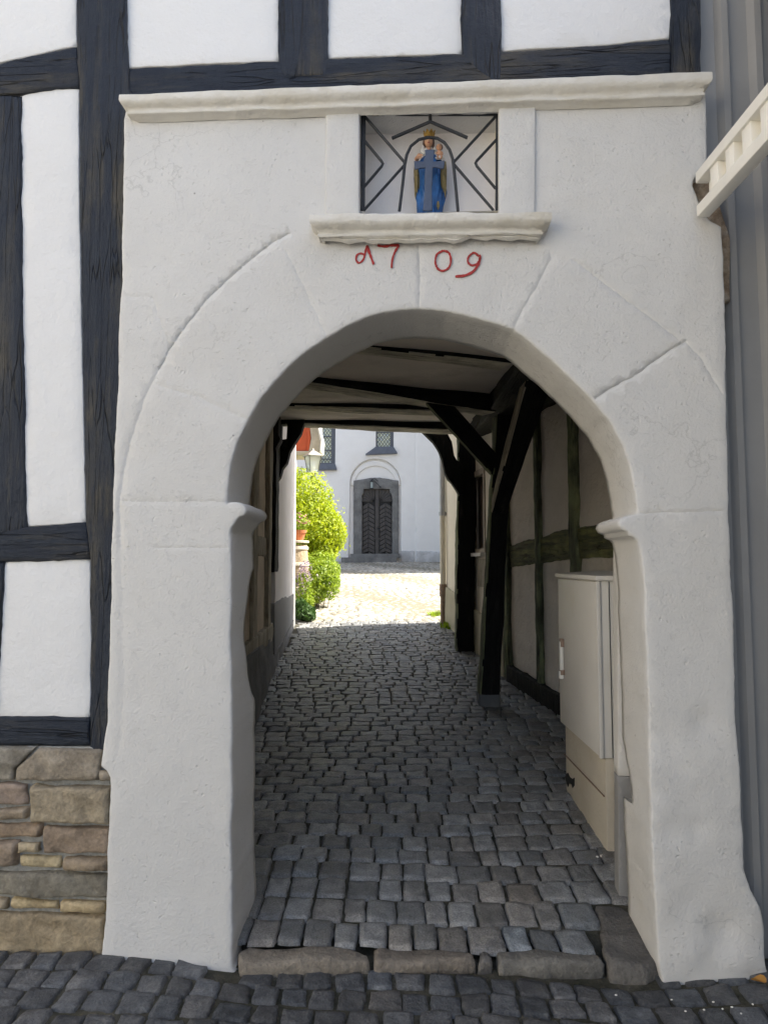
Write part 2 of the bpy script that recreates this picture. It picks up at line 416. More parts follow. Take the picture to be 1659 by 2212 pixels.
def slab(name, fr, outline, v0, v1, mat, parent=None, holes=(), sp=.05, es=.03, rr=.008, amp=.002, jit=.0, seed=None, grooves=(), back=False, disp=None, nseg=3, aspect=(1, 1), M=None, fm=None, autos=None):
    seed = seed if seed is not None else random.random() * 50
    O = dens(outline, es, jit, seed=seed); H = [dens(h, es, jit, seed=seed + 3) for h in holes]
    loops = [O] + H
    allseg = [np.asarray(l) for l in loops]
    def dist(P): return np.min([dist_poly(P, l) for l in loops], 0)
    def inside(P):
        r_ = pip(P, O)
        for h in H: r_ &= ~pip(P, h)
        return r_
    Oa = np.asarray(O); mn, mx = Oa.min(0), Oa.max(0)
    gx = np.arange(mn[0] + sp / 2, mx[0], sp * aspect[0]); gy = np.arange(mn[1] + sp / 2, mx[1], sp * aspect[1])
    pts = []
    if len(gx) and len(gy):
        G = np.stack(np.meshgrid(gx, gy), -1).reshape(-1, 2); G = G + rng.uniform(-.25, .25, G.shape) * sp
        G = G[inside(G)]
        if len(G): G = G[dist(G) > rr * 1.6 + sp * .15]
        pts.append(G)
    if rr > 0:
        for l in loops:
            A = np.asarray(l); T = np.roll(A, -1, 0) - np.roll(A, 1, 0); T /= (np.linalg.norm(T, axis=1)[:, None] + 1e-9)
            Nn = np.stack([-T[:, 1], T[:, 0]], 1)
            for off in (rr * .3, rr):
                for sg in (1, -1):
                    Q = A + Nn * off * sg; Q = Q[inside(Q)]
                    if len(Q): Q = Q[dist(Q) > off * .85]
                    pts.append(Q)
    groove_pts = []
    for gl, gd, gw in grooves:
        g = dens(gl, .014, 0, closed=False); g = dens(g, .014, .0, closed=False)
        g = [(x + noise.noise(Vector((x * 25, y * 25, 3))) * .005, y + noise.noise(Vector((x * 25, y * 25, 9))) * .005) for x, y in g]
        A = np.asarray(g); T = np.gradient(A, axis=0); T /= (np.linalg.norm(T, axis=1)[:, None] + 1e-9); Nn = np.stack([-T[:, 1], T[:, 0]], 1)
        for k, off in enumerate((-gw, -gw * .35, gw * .35, gw)):
            Q = A + Nn * off; Q = Q[inside(Q)]
            if len(Q): Q = Q[dist(Q) > .003]
            pts.append(Q)
        groove_pts.append((A, gd, gw))
    base = np.concatenate([np.asarray(l) for l in loops]); nb = len(base)
    allp = np.concatenate([base] + [p for p in pts if len(p)]) if any(len(p) for p in pts) else base
    edges = []; s = 0
    for l in loops:
        n = len(l); edges += [(s + i, s + (i + 1) % n) for i in range(n)]; s += n
    vo, eo, fo, ov, oe, of = delaunay_2d_cdt([Vector(p) for p in allp], edges, [], 0, 1e-6)
    V = np.array([(v.x, v.y) for v in vo]); F = np.array([f[:] for f in fo if len(f) == 3])
    cen = V[F].mean(1); F = F[inside(cen)]
    d = dist(V)
    disp_v = np.zeros(len(V))
    if rr > 0:
        q = np.clip(1 - d / rr, 0, 1); disp_v += rr * (1 - np.sqrt(np.clip(1 - q * q, 0, 1)))
    for A, gd, gw in groove_pts:
        dd = np.full(len(V), 1e9)
        for s0 in range(0, len(V), 4000):
            dd[s0:s0 + 4000] = np.sqrt(((V[s0:s0 + 4000, None] - A[None]) ** 2).sum(2)).min(1)
        disp_v += gd * np.clip(1 - dd / gw, 0, 1)
    nz = np.array([noise.fractal(Vector((x * 4 + seed, y * 4, seed)), 1, 2, 3) for x, y in V]) * amp
    disp_v += nz
    if disp: disp_v += np.array([disp(x, y) for x, y in V])
    verts = [(V[i, 0], v0 + disp_v[i], V[i, 1]) for i in range(len(V))]
    faces = [tuple(f) for f in F]; fmi = [0] * len(faces)
    # boundary edges
    cnt = {}
    for f in F:
        for a, b in ((f[0], f[1]), (f[1], f[2]), (f[2], f[0])):
            k = (min(a, b), max(a, b)); cnt[k] = cnt.get(k, 0) + 1
    be = [k for k, c in cnt.items() if c == 1]
    vid = {}
    def chain(i):
        if i in vid: return vid[i]
        x, y = V[i]; e = v1(x, y) if callable(v1) else v1
        ids = [i]; st = v0 + disp_v[i]
        for k in range(1, nseg + 1):
            vv = st + (e - st) * k / nseg
            nn = amp * .8 * noise.noise(Vector((x * 6, y * 6, vv * 9 + seed)))
            verts.append((x + nn, vv, y + nn)); ids.append(len(verts) - 1)
        vid[i] = ids; return ids
    for a, b in be:
        A_, B_ = chain(a), chain(b)
        for k in range(nseg): faces.append((A_[k], B_[k], B_[k + 1], A_[k + 1])); fmi.append(1 if fm else 0)
    if back:
        off = len(verts)
        mp = {}
        for i in range(len(V)):
            if i in vid: mp[i] = vid[i][-1]
            else:
                e = v1(V[i, 0], V[i, 1]) if callable(v1) else v1
                verts.append((V[i, 0], e, V[i, 1])); mp[i] = len(verts) - 1
        for f in F: faces.append((mp[f[2]], mp[f[1]], mp[f[0]])); fmi.append(0)
    return mkobj(name, verts, faces, mat if not fm else [mat, fm], parent, (M or fr.M), True, fmi, True, None, autos)

def rect(a, b, c, d): return [(a, c), (b, c), (b, d), (a, d)]

# ------------------------------------------------------------------ long members (posts, beams, braces)
def member(name, parent, p0, p1, w, h, mat, mat2=None, m2dir=None, up=Vector((0, 0, 1)), amp=.008, w1=None, h1=None, seg=.06, bow=0, bowdir=None):
    p0, p1 = Vector(p0), Vector(p1); zax = (p1 - p0); L = zax.length; zax.normalize()
    if abs(zax.dot(up)) > .98: up = Vector((0, 1, 0))
    yax = (up - zax * up.dot(zax)).normalized(); xax = yax.cross(zax)
    M = Matrix(((xax.x, yax.x, zax.x, p0.x), (xax.y, yax.y, zax.y, p0.y), (xax.z, yax.z, zax.z, p0.z), (0, 0, 0, 1)))
    w1 = w1 or w; h1 = h1 or h; n = max(2, int(L / seg)); sd = random.random() * 50
    prof = []; k = 4; c = .12
    base = [(-1 + c, -1), (-.5, -1), (0, -1), (.5, -1), (1 - c, -1), (1, -1 + c), (1, -.5), (1, 0), (1, .5), (1, 1 - c), (1 - c, 1), (.5, 1), (0, 1), (-.5, 1), (-1 + c, 1), (-1, 1 - c), (-1, .5), (-1, 0), (-1, -.5), (-1, -1 + c)]
    m = len(base); vs = []; fs = []
    for i in range(n + 1):
        t = i / n; ww = (w + (w1 - w) * t) / 2; hh = (h + (h1 - h) * t) / 2; z = t * L
        b = 4 * bow * t * (1 - t); ox = oy = 0
        if bowdir: bx = bowdir.dot(xax); by = bowdir.dot(yax); ox, oy = bx * b, by * b
        for x, y in base:
            q = noise.fractal(Vector((x * .8 + sd, y * .8, z * 2.2)), 1, 2, 3) * amp + noise.noise(Vector((x * 2 + sd, y * 2, z * 12))) * amp * .35
            vs.append((x * (ww + q) + ox, y * (hh + q) + oy, z))
    for i in range(n):
        for j in range(m): fs.append((i * m + j, i * m + (j + 1) % m, (i + 1) * m + (j + 1) % m, (i + 1) * m + j))
    fs.append(tuple(range(m))); fs.append(tuple(n * m + j for j in range(m)))
    fm = None
    if mat2:
        fm = []
        for f in fs:
            a, b_, c_ = Vector(vs[f[0]]), Vector(vs[f[1]]), Vector(vs[f[2]])
            nn = (b_ - a).cross(c_ - a).normalized(); cen = sum((Vector(vs[i]) for i in f), Vector()) / len(f)
            if nn.dot(Vector((cen.x, cen.y, 0))) < 0: nn = -nn
            nw = (xax * nn.x + yax * nn.y + zax * nn.z)
            fm.append(1 if nw.dot(m2dir) > .7 else 0)
    return mkobj(name, vs, fs, [mat, mat2] if mat2 else mat, parent, M, True, fm, True, None, 50)

# ================================================================== GROUND AND PAVING
def setts(name, cells, zf, mat, n=6, H=.028, power=4, tintr=(.62, 1.25), rot=0, label=None):
    """cells: list of 4-corner stones (np 4x2)"""
    C = np.asarray(cells); K = len(C)
    s = np.linspace(0, 1, n); S, T = np.meshgrid(s, s)
    # bias samples towards the edge for a crisp shoulder
    S = .5 - .5 * np.cos(np.pi * S); T = .5 - .5 * np.cos(np.pi * T)
    S_, T_ = S.ravel(), T.ravel()
    P = (C[:, None, 0] * ((1 - S_) * (1 - T_))[None, :, None] + C[:, None, 1] * (S_ * (1 - T_))[None, :, None] +
         C[:, None, 2] * (S_ * T_)[None, :, None] + C[:, None, 3] * ((1 - S_) * T_)[None, :, None])
    cen = C.mean(1)[:, None]
    a = np.abs(2 * S_ - 1); b = np.abs(2 * T_ - 1)
    rnd = np.clip((a ** 6 + b ** 6), 0, 2)
    pull = 1 - .045 * np.clip(a ** 4 * b ** 4, 0, 1)
    P = cen + (P - cen) * pull[None, :, None]
    hgt = (1 - a ** power) ** .45 * (1 - b ** power) ** .45
    tilt = rng.uniform(-.04, .04, (K, 2)); off = rng.uniform(-.0035, .0035, K)
    Z = np.zeros(P.shape[:2])
    rel = P - cen
    zc = np.array([zf(c[0], c[1]) for c in cen[:, 0]])
    e = .05
    sx = np.array([(zf(c[0] + e, c[1]) - zf(c[0] - e, c[1])) / (2 * e) for c in cen[:, 0]])
    sy = np.array([(zf(c[0], c[1] + e) - zf(c[0], c[1] - e)) / (2 * e) for c in cen[:, 0]])
    sx = np.clip(sx, -.1, .1); sy = np.clip(sy, -.1, .1)
    bumpn = np.zeros_like(Z)
    for _ in range(3):
        ph = rng.uniform(0, 6.28, (K, 2)); fr_ = rng.uniform(20, 60, (K, 2)) * rng.choice([-1, 1], (K, 2))
        bumpn += .0022 * np.sin(rel[..., 0] * fr_[:, :1] + ph[:, :1]) * np.cos(rel[..., 1] * fr_[:, 1:] + ph[:, 1:])
    Z = zc[:, None] + sx[:, None] * rel[..., 0] + sy[:, None] * rel[..., 1] + (rel * tilt[:, None]).sum(2) + off[:, None] + H * (hgt[None] - 1) + bumpn
    Z[:, (a > .999) | (b > .999)] -= .012
    P = P + rng.normal(0, .0018, P.shape)
    V = np.concatenate([P, Z[..., None]], 2).reshape(-1, 3)
    f = []
    q = []
    for j in range(n - 1):
        for i in range(n - 1): q.append((j * n + i, j * n + i + 1, (j + 1) * n + i + 1, (j + 1) * n + i))
    q = np.array(q); F = (q[None] + (np.arange(K) * n * n)[:, None, None]).reshape(-1, 4)
    tv = rng.uniform(tintr[0], tintr[1], K); warm = rng.normal(0, .03, K)
    col = np.stack([tv * (1 + warm), tv, tv * (1 - warm), np.ones(K)], 1)
    col = np.repeat(col, n * n, 0)
    me = bpy.data.meshes.new(name)
    me.vertices.add(len(V)); me.vertices.foreach_set('co', V.ravel())
    me.loops.add(F.size); me.loops.foreach_set('vertex_index', F.ravel())
    me.polygons.add(len(F)); me.polygons.foreach_set('loop_start', np.arange(0, F.size, 4)); me.polygons.foreach_set('loop_total', np.full(len(F), 4))
    me.update(calc_edges=True); me.validate()
    ca = me.color_attributes.new('tint', 'FLOAT_COLOR', 'POINT'); ca.data.foreach_set('color', col.astype(np.float32).ravel())
    me.polygons.foreach_set('use_smooth', [True] * len(me.polygons))
    me.materials.append(mat)
    o = bpy.data.objects.new(name, me); COL.objects.link(o); tag(o, kind='structure')
    return o

def rows(y0, y1, xl, xr, pitch, wid, gap, wave=.02, ang=0.0, jit=.008):
    cells = []; y = y0; r_ = 0
    while y < y1:
        p = pitch(y) * random.uniform(.92, 1.08)
        x = xl(y) - random.uniform(0, .15)
        ph = random.random() * 9
        xs = []
        while x < xr(y):
            w = wid(y) * random.uniform(.78, 1.28); xs.append((x, x + w)); x += w
        for a, b in xs:
            def wv(xx, yy): return yy + wave * math.sin(xx * 1.7 + yy * .8) + ang * xx
            g = gap * random.uniform(.6, 1.7) / 2
            j = lambda: random.uniform(-jit, jit)
            sh = random.uniform(-.012, .012)
            c = [(a + g + j() * .6, wv(a, y + g + sh) + j() * .6), (b - g + j() * .6, wv(b, y + g + sh) + j() * .6), (b - g + j() * .6, wv(b, y + p - g + sh) + j() * .6), (a + g + j() * .6, wv(a, y + p - g + sh) + j() * .6)]
            cells.append(c)
        y += p; r_ += 1
    return cells

YP = 2.80
cells = rows(YP + .03, 10.72, lambda y: -1.0 - .02 * y if y > 3.2 else -.75, lambda y: (2.55 if y < 6.9 else 1.35), lambda y: .172 if y < 3.5 else (.145 if y < 4.1 else .118), lambda y: .122 if y < 3.6 else .145, .0045, .03)
def keep(c):
    x = sum(p[0] for p in c) / 4; y = sum(p[1] for p in c) / 4
    if y < 3.2:      # inside the gate opening only
        if x < -.62 or x > .93 + (y - YP) * .1: return False
        if y < 3.0 and x > .80: return False
    return True
cells = [c for c in cells if keep(c)]
def zc(x, y): return zpass(y) + .012 * math.sin(x * 2.1 + y * 1.3) - .02 * max(0, 1 - abs(x - .2) / .5) * 0
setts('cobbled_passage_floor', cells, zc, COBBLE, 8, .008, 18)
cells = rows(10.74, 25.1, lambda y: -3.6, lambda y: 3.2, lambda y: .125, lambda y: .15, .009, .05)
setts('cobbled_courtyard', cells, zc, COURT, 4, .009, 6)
cells = rows(.9, 2.84 + .15, lambda y: -2.6, lambda y: 2.6, lambda y: .108, lambda y: .112, .007, .015, -.07, .013)
def keeps(c):
    x = sum(p[0] for p in c) / 4; y = sum(p[1] for p in c) / 4
    return y < yface(x) + (-.040 if (-.66 < x < 1.0) else .03)
cells = [c for c in cells if keeps(c)]
def zs(x, y): return zstreet(x) + .008 * math.sin(x * 5 + y * 7) - .004
setts('cobbled_street', cells, zs, BASALT, 8, .010, 14, (.65, 1.35))

def sheet(name, x0, x1, y0, y1, st, zf, mat):
    xs = np.arange(x0, x1 + st, st); ys = np.arange(y0, y1 + st, st); vs = [(x, y, zf(x, y)) for y in ys for x in xs]; w = len(xs)
    fs = [(j * w + i, j * w + i + 1, (j + 1) * w + i + 1, (j + 1) * w + i) for j in range(len(ys) - 1) for i in range(w - 1)]
    return tag(mkobj(name, vs, fs, mat, recalc=False), kind='structure')
sheet('passage_bedding', -2.6, 3.4, 2.80, 11.0, .1, lambda x, y: zc(x, y) - .016 if y > 2.9 else .04, JOINT)
sheet('courtyard_bedding', -9, 12, 11.0, 26, .5, lambda x, y: zpass(y) - .013, m_stone('pale_joint_sand', [(.2, .18, .13), (.3, .27, .2)], 9, 1, .95))  # joints lightened too, sunlit tone put into their colour
sheet('street_bedding', -4, 4, .2, 2.8, .1, lambda x, y: zs(x, y) - .014, JOINT)
mkobj('ground', [(-150, -150, -.06), (150, -150, -.06), (150, 150, -.06), (-150, 150, -.06)], [(0, 1, 2, 3)], m_stone('pale_paving', [(.13, .13, .13), (.2, .2, .2)], .5, .2, .9), smooth=False)
tag(bpy.data.objects['ground'], kind='structure')

# threshold stones
def kerb(px_poly, ztop, zbot, label, tint):
    """outline traced on the stone's top surface"""
    pts = []
    for x, y in px_poly:
        d = ray(x, y - 14); t = (ztop - EYE.z) / d.z; p = EYE + d * t; pts.append((p.x, p.y))
    cx = sum(p[0] for p in pts) / len(pts); cy = sum(p[1] for p in pts) / len(pts)
    fr = Fr((0, 0), (1, 0))
    M = Matrix.Translation((cx, cy, 0)) @ Matrix.Rotation(-math.pi / 2, 4, 'X')   # local z -> world y, local y -> -z
    M = Matrix(((1, 0, 0, cx), (0, 0, 1, cy), (0, -1, 0, ztop), (0, 0, 0, 1)))
    loc = [(x - cx, y - cy) for x, y in pts]
    o = slab('kerb_stone', fr, loc, 0, ztop - zbot, SLABST, None, sp=.02, es=.016, rr=.016, amp=.016, jit=.012, M=M)
    ca = o.data.color_attributes.new('tint', 'FLOAT_COLOR', 'POINT'); ca.data.foreach_set('color', np.tile(np.array(tint + (1,), dtype=np.float32), len(o.data.vertices)))
    tag(o, label, 'kerb stone', 'threshold stones of the gateway')
kerb([(513, 2068), (540, 2056), (600, 2056), (700, 2058), (770, 2060), (795, 2072), (797, 2085), (640, 2088), (516, 2090)], .092, -.02, 'long buff threshold stone at the foot of the left gate pier', (1.05, .98, .88))
kerb([(808, 2058), (900, 2056), (985, 2064), (1022, 2074), (1026, 2088), (920, 2089), (810, 2087)], .092, -.02, 'brownish threshold stone in the middle of the gateway, right of a wide crack', (.95, .88, .8))
kerb([(1036, 2069), (1060, 2070), (1064, 2088), (1036, 2089)], .088, -.02, 'smallest threshold stone, a dark stub between two long ones', (.7, .7, .7))
kerb([(1072, 2062), (1180, 2062), (1290, 2067), (1304, 2080), (1306, 2090), (1190, 2090), (1078, 2088)], .092, -.02, 'grey threshold stone with a pale worn patch, left of the big corner slab', (.85, .86, .84))
kerb([(1286, 1975), (1330, 1965), (1362, 1990), (1400, 2040), (1428, 2085), (1400, 2098), (1318, 2093), (1300, 2060), (1292, 2010)], .100, -.02, 'big dark slanting corner slab at the foot of the right gate pier', (.62, .62, .62))

# ================================================================== STONE GATEWAY
gate = thing('stone_gateway', (0.1, Y0, 0), 'whitewashed stone gateway with round arch, niche and red painted date', 'gateway')
arch = [(489, 1087), (492, 1060), (500, 999), (515, 950), (539, 903), (565, 860), (593, 825), (622, 793), (653, 765), (701, 732), (749, 705), (790, 687), (829, 675), (870, 669), (905, 667), (960, 672), (1010, 682), (1060, 696), (1107, 711), (1145, 738), (1180, 768), (1231, 816), (1276, 861), (1315, 909), (1345, 963), (1363, 1020), (1372, 1065), (1375, 1108)]
capL = [(521, 2140), (515, 2108), (504, 2085), (502, 2063), (502, 1950), (501, 1800), (502, 1693), (502, 1493), (498, 1400), (500, 1329), (500, 1185), (498, 1150), (501, 1138), (506, 1132), (510, 1126), (514, 1120), (518, 1116), (527, 1114), (532, 1108), (533, 1101), (529, 1093), (521, 1087), (510, 1085), (498, 1085)]
capR = [(1362, 1112), (1346, 1116), (1338, 1123), (1336, 1133), (1342, 1143), (1356, 1149), (1357, 1155), (1371, 1161), (1378, 1169), (1382, 1185), (1386, 1200), (1392, 1300), (1396, 1400), (1400, 1510), (1404, 1693), (1413, 1943), (1421, 2075), (1432, 2140)]
outer = [(1665, 2140), (1652, 2080), (1650, 2000), (1640, 1960), (1622, 1925), (1609, 1880), (1600, 1700), (1590, 1560), (1584, 1350), (1576, 1150), (1570, 900), (1566, 700), (1563, 560), (1558, 490), (1532, 474), (1514, 452), (1506, 425), (1496, 400), (1500, 384), (1527, 372), (1527, 300), (1525, 200), (1520, 170),
         (275, 215), (268, 260), (264, 450), (262, 600), (257, 700), (253, 830), (248, 960), (242, 1140), (238, 1300), (234, 1480), (231, 1560), (223, 1600), (218, 1655), (230, 1665), (238, 1680), (236, 1760), (231, 1880), (230, 1980), (222, 2060), (216, 2140)]
poly = FA.pl(capL + arch + capR + outer)
hole = FA.pl([(776, 240), (1078, 236), (1077, 458), (776, 459)])
gl = lambda pts, d=.005, w=.007: (FA.pl(pts), d, w * .75)
grooves = [gl([(622, 505), (590, 522), (560, 545), (520, 578), (480, 614), (440, 655), (405, 700), (370, 748), (345, 795)], .010, .006),
           gl([(345, 795), (318, 850), (300, 900), (280, 960), (268, 1020), (258, 1090), (262, 1180)], .006, .012),
           gl([(1240, 562), (1290, 600), (1350, 645), (1410, 690), (1470, 738)], .003, .005),
           gl([(1480, 740), (1510, 770), (1560, 850)], .003, .006),
           gl([(905, 532), (907, 600), (905, 670)], .003, .005), gl([(1190, 558), (1160, 618), (1130, 665), (1107, 715)], .004, .008),
           gl([(1480, 737), (1430, 768), (1380, 805), (1320, 838), (1272, 868)], .009, .006), gl([(1372, 1110), (1450, 1107), (1555, 1104)], .003, .005),
           gl([(345, 832), (430, 858), (535, 908)], .003, .012), gl([(262, 1084), (380, 1084), (492, 1084)], .0015, .005),
           gl([(330, 1183), (420, 1183), (500, 1184)], .0015, .005), gl([(618, 540), (660, 625), (706, 728)], .0025, .010),
           gl([(262, 640), (330, 642), (345, 690), (362, 735)], .001, .004),
           gl([(256, 1100), (262, 1250), (268, 1450), (262, 1600), (250, 1640)], .003, .02)]
dents = [(1410, 1590, .10, .012), (1520, 1560, .06, .014), (1465, 1650, .05, .010), (1510, 1795, .05, .02), (1450, 1800, .06, .008), (1560, 2010, .08, .014), (1480, 2060, .09, -.012), (1600, 2060, .09, -.02), (1390, 1860, .05, .006), (640, 1700, .04, .004), (300, 1500, .1, .004), (600, 900, .1, .004), (1250, 1000, .12, .004)]
dl = [(FA.P(x, y), r_, d) for x, y, r_, d in dents]
def gdisp(x, y):
    s = 0
    for (c, r_, d) in dl:
        q = ((x - c[0]) ** 2 + (y - c[1]) ** 2) / (r_ * r_)
        if q < 4: s += d * math.exp(-q * 2) * (1 + noise.noise(Vector((x * 30, y * 30, 1))) * .8)
    if y < .35: s -= .018 * (1 - y / .35) ** 2                 # foot flares outwards
    if x > .8 and y < .9: s += noise.fractal(Vector((x * 9, y * 9, 5)), 1, 2, 3) * .006
    ux, wy = x, y
    return s
GT = .37
lc = FA.P(500, 1230); lc2 = FA.P(500, 1410); rc1 = FA.P(1400, 1640)[1]; rc2 = FA.P(1404, 1800)[1]
def gv1(x, y):
    t = GT + .004 * noise.noise(Vector((x * 12, y * 12, 0)))
    a, b = lc2[1], lc[1]
    if x < 0 and a - .25 < y < b:                    # broken back edge, left pier
        q = (b - y) / (b - a + .25); t -= .15 * math.sin(min(1, max(0, q)) * math.pi) ** .6
    if x > .5 and rc2 < y < rc1:
        q = (rc1 - y) / (rc1 - rc2); t -= .13 * min(1, q * 1.3) ** .8 * (1 if q < .95 else 0)
    return t
slab('arch_wall', FA, poly, 0, gv1, GATE, gate, holes=[hole], sp=.035, es=.014, rr=.009, amp=.0035, jit=.004, grooves=grooves, disp=gdisp, nseg=8, back=True)

def moulding(name, parent, fr, uL, uR, wTL, wTR, hL, hR, prof, proj, mat, rough=.002, vb=.04, ragged=0):
    """prof: (t down 0..1, p 0..1); ends return to the wall"""
    vs = []; fs = []; n = int((uR - uL) / .03); sd = random.random() * 9
    pr = [(0, None)] + prof
    rings = []
    for (t, p) in pr:
        P_ = proj * (.9 if p is None else p); vv_in = p is None
        row = []
        path = []
        if vv_in: path = [(uL, vb)] + [(uL + (uR - uL) * i / n, vb) for i in range(n + 1)] + [(uR, vb)]
        else: path = [(uL - P_, vb)] + [(uL - P_ + (uR - uL + 2 * P_) * i / n, -P_) for i in range(n + 1)] + [(uR + P_, vb)]
        for (u, v) in path:
            f = (u - uL) / (uR - uL); wt = wTL + (wTR - wTL) * f; h = hL + (hR - hL) * f
            q = noise.fractal(Vector((u * 7 + sd, t * 3, 0)), 1, 2, 3) * rough * 2
            rg = ragged * (t > .85) * noise.noise(Vector((u * 16, 3, sd))) 
            vs.append((u, v - q * (v < 0) , wt - t * h + q * .6 + rg)); row.append(len(vs) - 1)
        rings.append(row)
    for a, b in zip(rings, rings[1:]):
        for i in range(len(a) - 1): fs.append((a[i], a[i + 1], b[i + 1], b[i]))
    return mkobj(name, vs, fs, mat, parent, fr.M, True, None, True, None, 50)
prof = [(0, .9), (.02, .97), (.06, 1), (.30, 1), (.38, .97), (.46, .88), (.52, .77), (.56, .68), (.60, .62), (.67, .58), (.70, .575), (.715, .62), (.73, .64), (.82, .63), (.85, .6), (.87, .45), (.90, .3), (1, .05)]
a = FA.P(258, 203, -.065); b = FA.P(1538, 153, -.065); a = (a[0] + .065, a[1]); b = (b[0] - .065, b[1]); a2 = FA.P(268, 264, -.01); b2 = FA.P(1528, 224, -.01)
moulding('cornice', gate, FA, a[0], b[0], a[1], b[1], a[1] - a2[1], b[1] - b2[1], prof, .065, GATE_TRIM)
a = FA.P(668, 462, -.085); b = FA.P(1192, 456, -.085); a = (a[0] + .085, a[1]); b = (b[0] - .085, b[1]); a2 = FA.P(690, 528, -.02); b2 = FA.P(1172, 520, -.02)
moulding('niche_sill', gate, FA, a[0], b[0], a[1], b[1], a[1] - a2[1], b[1] - b2[1], prof[:-2] + [(.92, .5), (1, .35)], .085, GATE_TRIM, .003, .05, .02)
# raised bands either side of the niche
slab('niche_pilaster', FA, FA.pl([(705, 236), (777, 233), (776, 470), (703, 470)]), -.010, .03, GATE, gate, sp=.04, es=.02, rr=.005, amp=.002)
slab('niche_pilaster', FA, FA.pl([(1077, 222), (1156, 219), (1154, 470), (1077, 470)]), -.012, .03, GATE, gate, sp=.04, es=.02, rr=.005, amp=.002)
# niche box
nb = FA.P(776, 459); nt_ = FA.P(1078, 236); ND = .27
mb = MB()
u0, u1, w0, w1 = nb[0] - .004, nt_[0] + .004, nb[1] + .002, nt_[1] + .03
vsb = [(u0, .02, w0), (u1, .02, w0), (u1, .02, w1), (u0, .02, w1), (u0 + .01, ND, w0), (u1 - .01, ND, w0), (u1 - .01, ND, w1), (u0 + .01, ND, w1)]
mkobj('niche_lining', vsb, [(4, 5, 6, 7), (0, 1, 5, 4), (1, 2, 6, 5), (2, 3, 7, 6), (3, 0, 4, 7)], NICHE, gate, FA.M, False, None, False)
# red date 1709, thin painted strokes
def cs(ox, oy, sc): return lambda x, y: ((ox + x / sc) / 1.2056, (oy + y / sc) / 1.2056)
cv = cs(800, 260, 2.592)
def stroke(strokes, name, mat, wpx, v=-.006):
    mb = MB()
    for st, w in strokes:
        pts = []
        # catmull-rom smoothing
        S = [Vector(p) for p in st]
        sm = []
        for i in range(len(S) - 1):
            p0 = S[max(i - 1, 0)]; p1 = S[i]; p2 = S[i + 1]; p3 = S[min(i + 2, len(S) - 1)]
            for k in range(5):
                t = k / 5; sm.append(.5 * ((2 * p1) + (p2 - p0) * t + (2 * p0 - 5 * p1 + 4 * p2 - p3) * t * t + (3 * p1 - p0 - 3 * p2 + p3) * t ** 3))
        sm.append(S[-1]); loc = [FA.P(*cv(p.x, p.y)) for p in sm]
        vs = []; fs = []
        for i, (u, w_) in enumerate(loc):
            a = Vector(loc[max(i - 1, 0)]); b = Vector(loc[min(i + 1, len(loc) - 1)]); t = (b - a).normalized(); n = Vector((-t.y, t.x))
            hw = w * .5 * (1 + .65 * noise.noise(Vector((i * .9, w_ * 50, 0)))) * (.55 if i in (0, len(loc) - 1) else 1)
            bv = gbase(u, w_)
            for s, vv in ((-1, bv + .004), (-1, bv + v), (1, bv + v), (1, bv + .004)): vs.append((u + n.x * hw * s, vv, w_ + n.y * hw * s))
        for i in range(len(loc) - 1):
            for k in range(3): fs.append((i * 4 + k, i * 4 + k + 1, i * 4 + 5 + k, i * 4 + 4 + k))
        mb.add(vs, fs)
    return mb.build(name, mat, gate, FA.M, True)
def gbase(u, w): return 0.0
W_ = .0072
stroke([([(404, 985), (392, 1035), (380, 1080), (352, 1104), (331, 1083), (338, 1050), (365, 1040), (390, 1052)], W_), ([(404, 985), (424, 1045), (450, 1115)], W_ * 1.3)], 'date_numeral', REDP, 4)
stroke([([(475, 985), (520, 992), (570, 984), (620, 984)], W_ * 1.2), ([(620, 984), (592, 1030), (574, 1085), (570, 1140)], W_)], 'date_numeral', REDP, 4)
stroke([([(918, 1020), (955, 1035), (969, 1085), (955, 1135), (915, 1157), (880, 1140), (864, 1095), (876, 1045), (918, 1020)], W_)], 'date_numeral', REDP, 4)
stroke([([(1160, 1060), (1125, 1035), (1090, 1060), (1083, 1095), (1110, 1120), (1150, 1105), (1167, 1065), (1160, 1050)], W_), ([(1166, 1065), (1155, 1110), (1120, 1160), (1065, 1188), (998, 1195)], W_ * 1.3)], 'date_numeral', REDP, 4)
for n_ in range(1): pass
# rubble showing in the broken corner by the white railing
slab('exposed_rubble', FA, FA.pl([(1490, 370), (1545, 360), (1590, 500), (1590, 640), (1560, 640), (1530, 500), (1492, 470)]), .045, .3, BRICKBR, gate, sp=.02, es=.02, rr=.01, amp=.02)

# iron grille
gr = thing('iron_grille', FA.W(FA.P(930, 456)[0], .02, FA.P(930, 456)[1]), 'black wrought iron grille with cross closing the niche above the arch', 'grille')
cg = cs(900, 260, 3.77)
def gp(pts, v=.035): return [(lambda q: Vector((q[0], v, q[1])))(FA.P(*cg(x, y), v)) for x, y in pts]
def bars(name, lists, r_=.0062, mat=IRON, v=.035):
    mb = MB()
    for l in lists: mb.tube(gp(l, v), r_, 8)
    return mb.build(name, mat, gr, FA.M)
bars('outer_frame', [[(162, 1085), (165, 145)], [(160, 145), (1485, 145)], [(1488, 145), (1482, 1085)], [(185, 155), (176, 1085)]], .0062)
bars('diagonal_bar', [[(190, 165), (575, 610), (578, 640), (560, 660), (180, 1085)]], v=.033)
bars('diagonal_bar', [[(1470, 165), (1068, 605), (1062, 632), (1450, 1085)]], v=.033)
bars('chevron_bar', [[(185, 400), (350, 600), (366, 625), (352, 655), (170, 870)]], v=.034)
bars('chevron_bar', [[(1485, 385), (1290, 595), (1275, 620), (1290, 655), (1470, 870)]], v=.034)
bars('gable_bar', [[(830, 150), (830, 212)], [(456, 378), (830, 215), (1194, 372)]], .0072, v=.030)
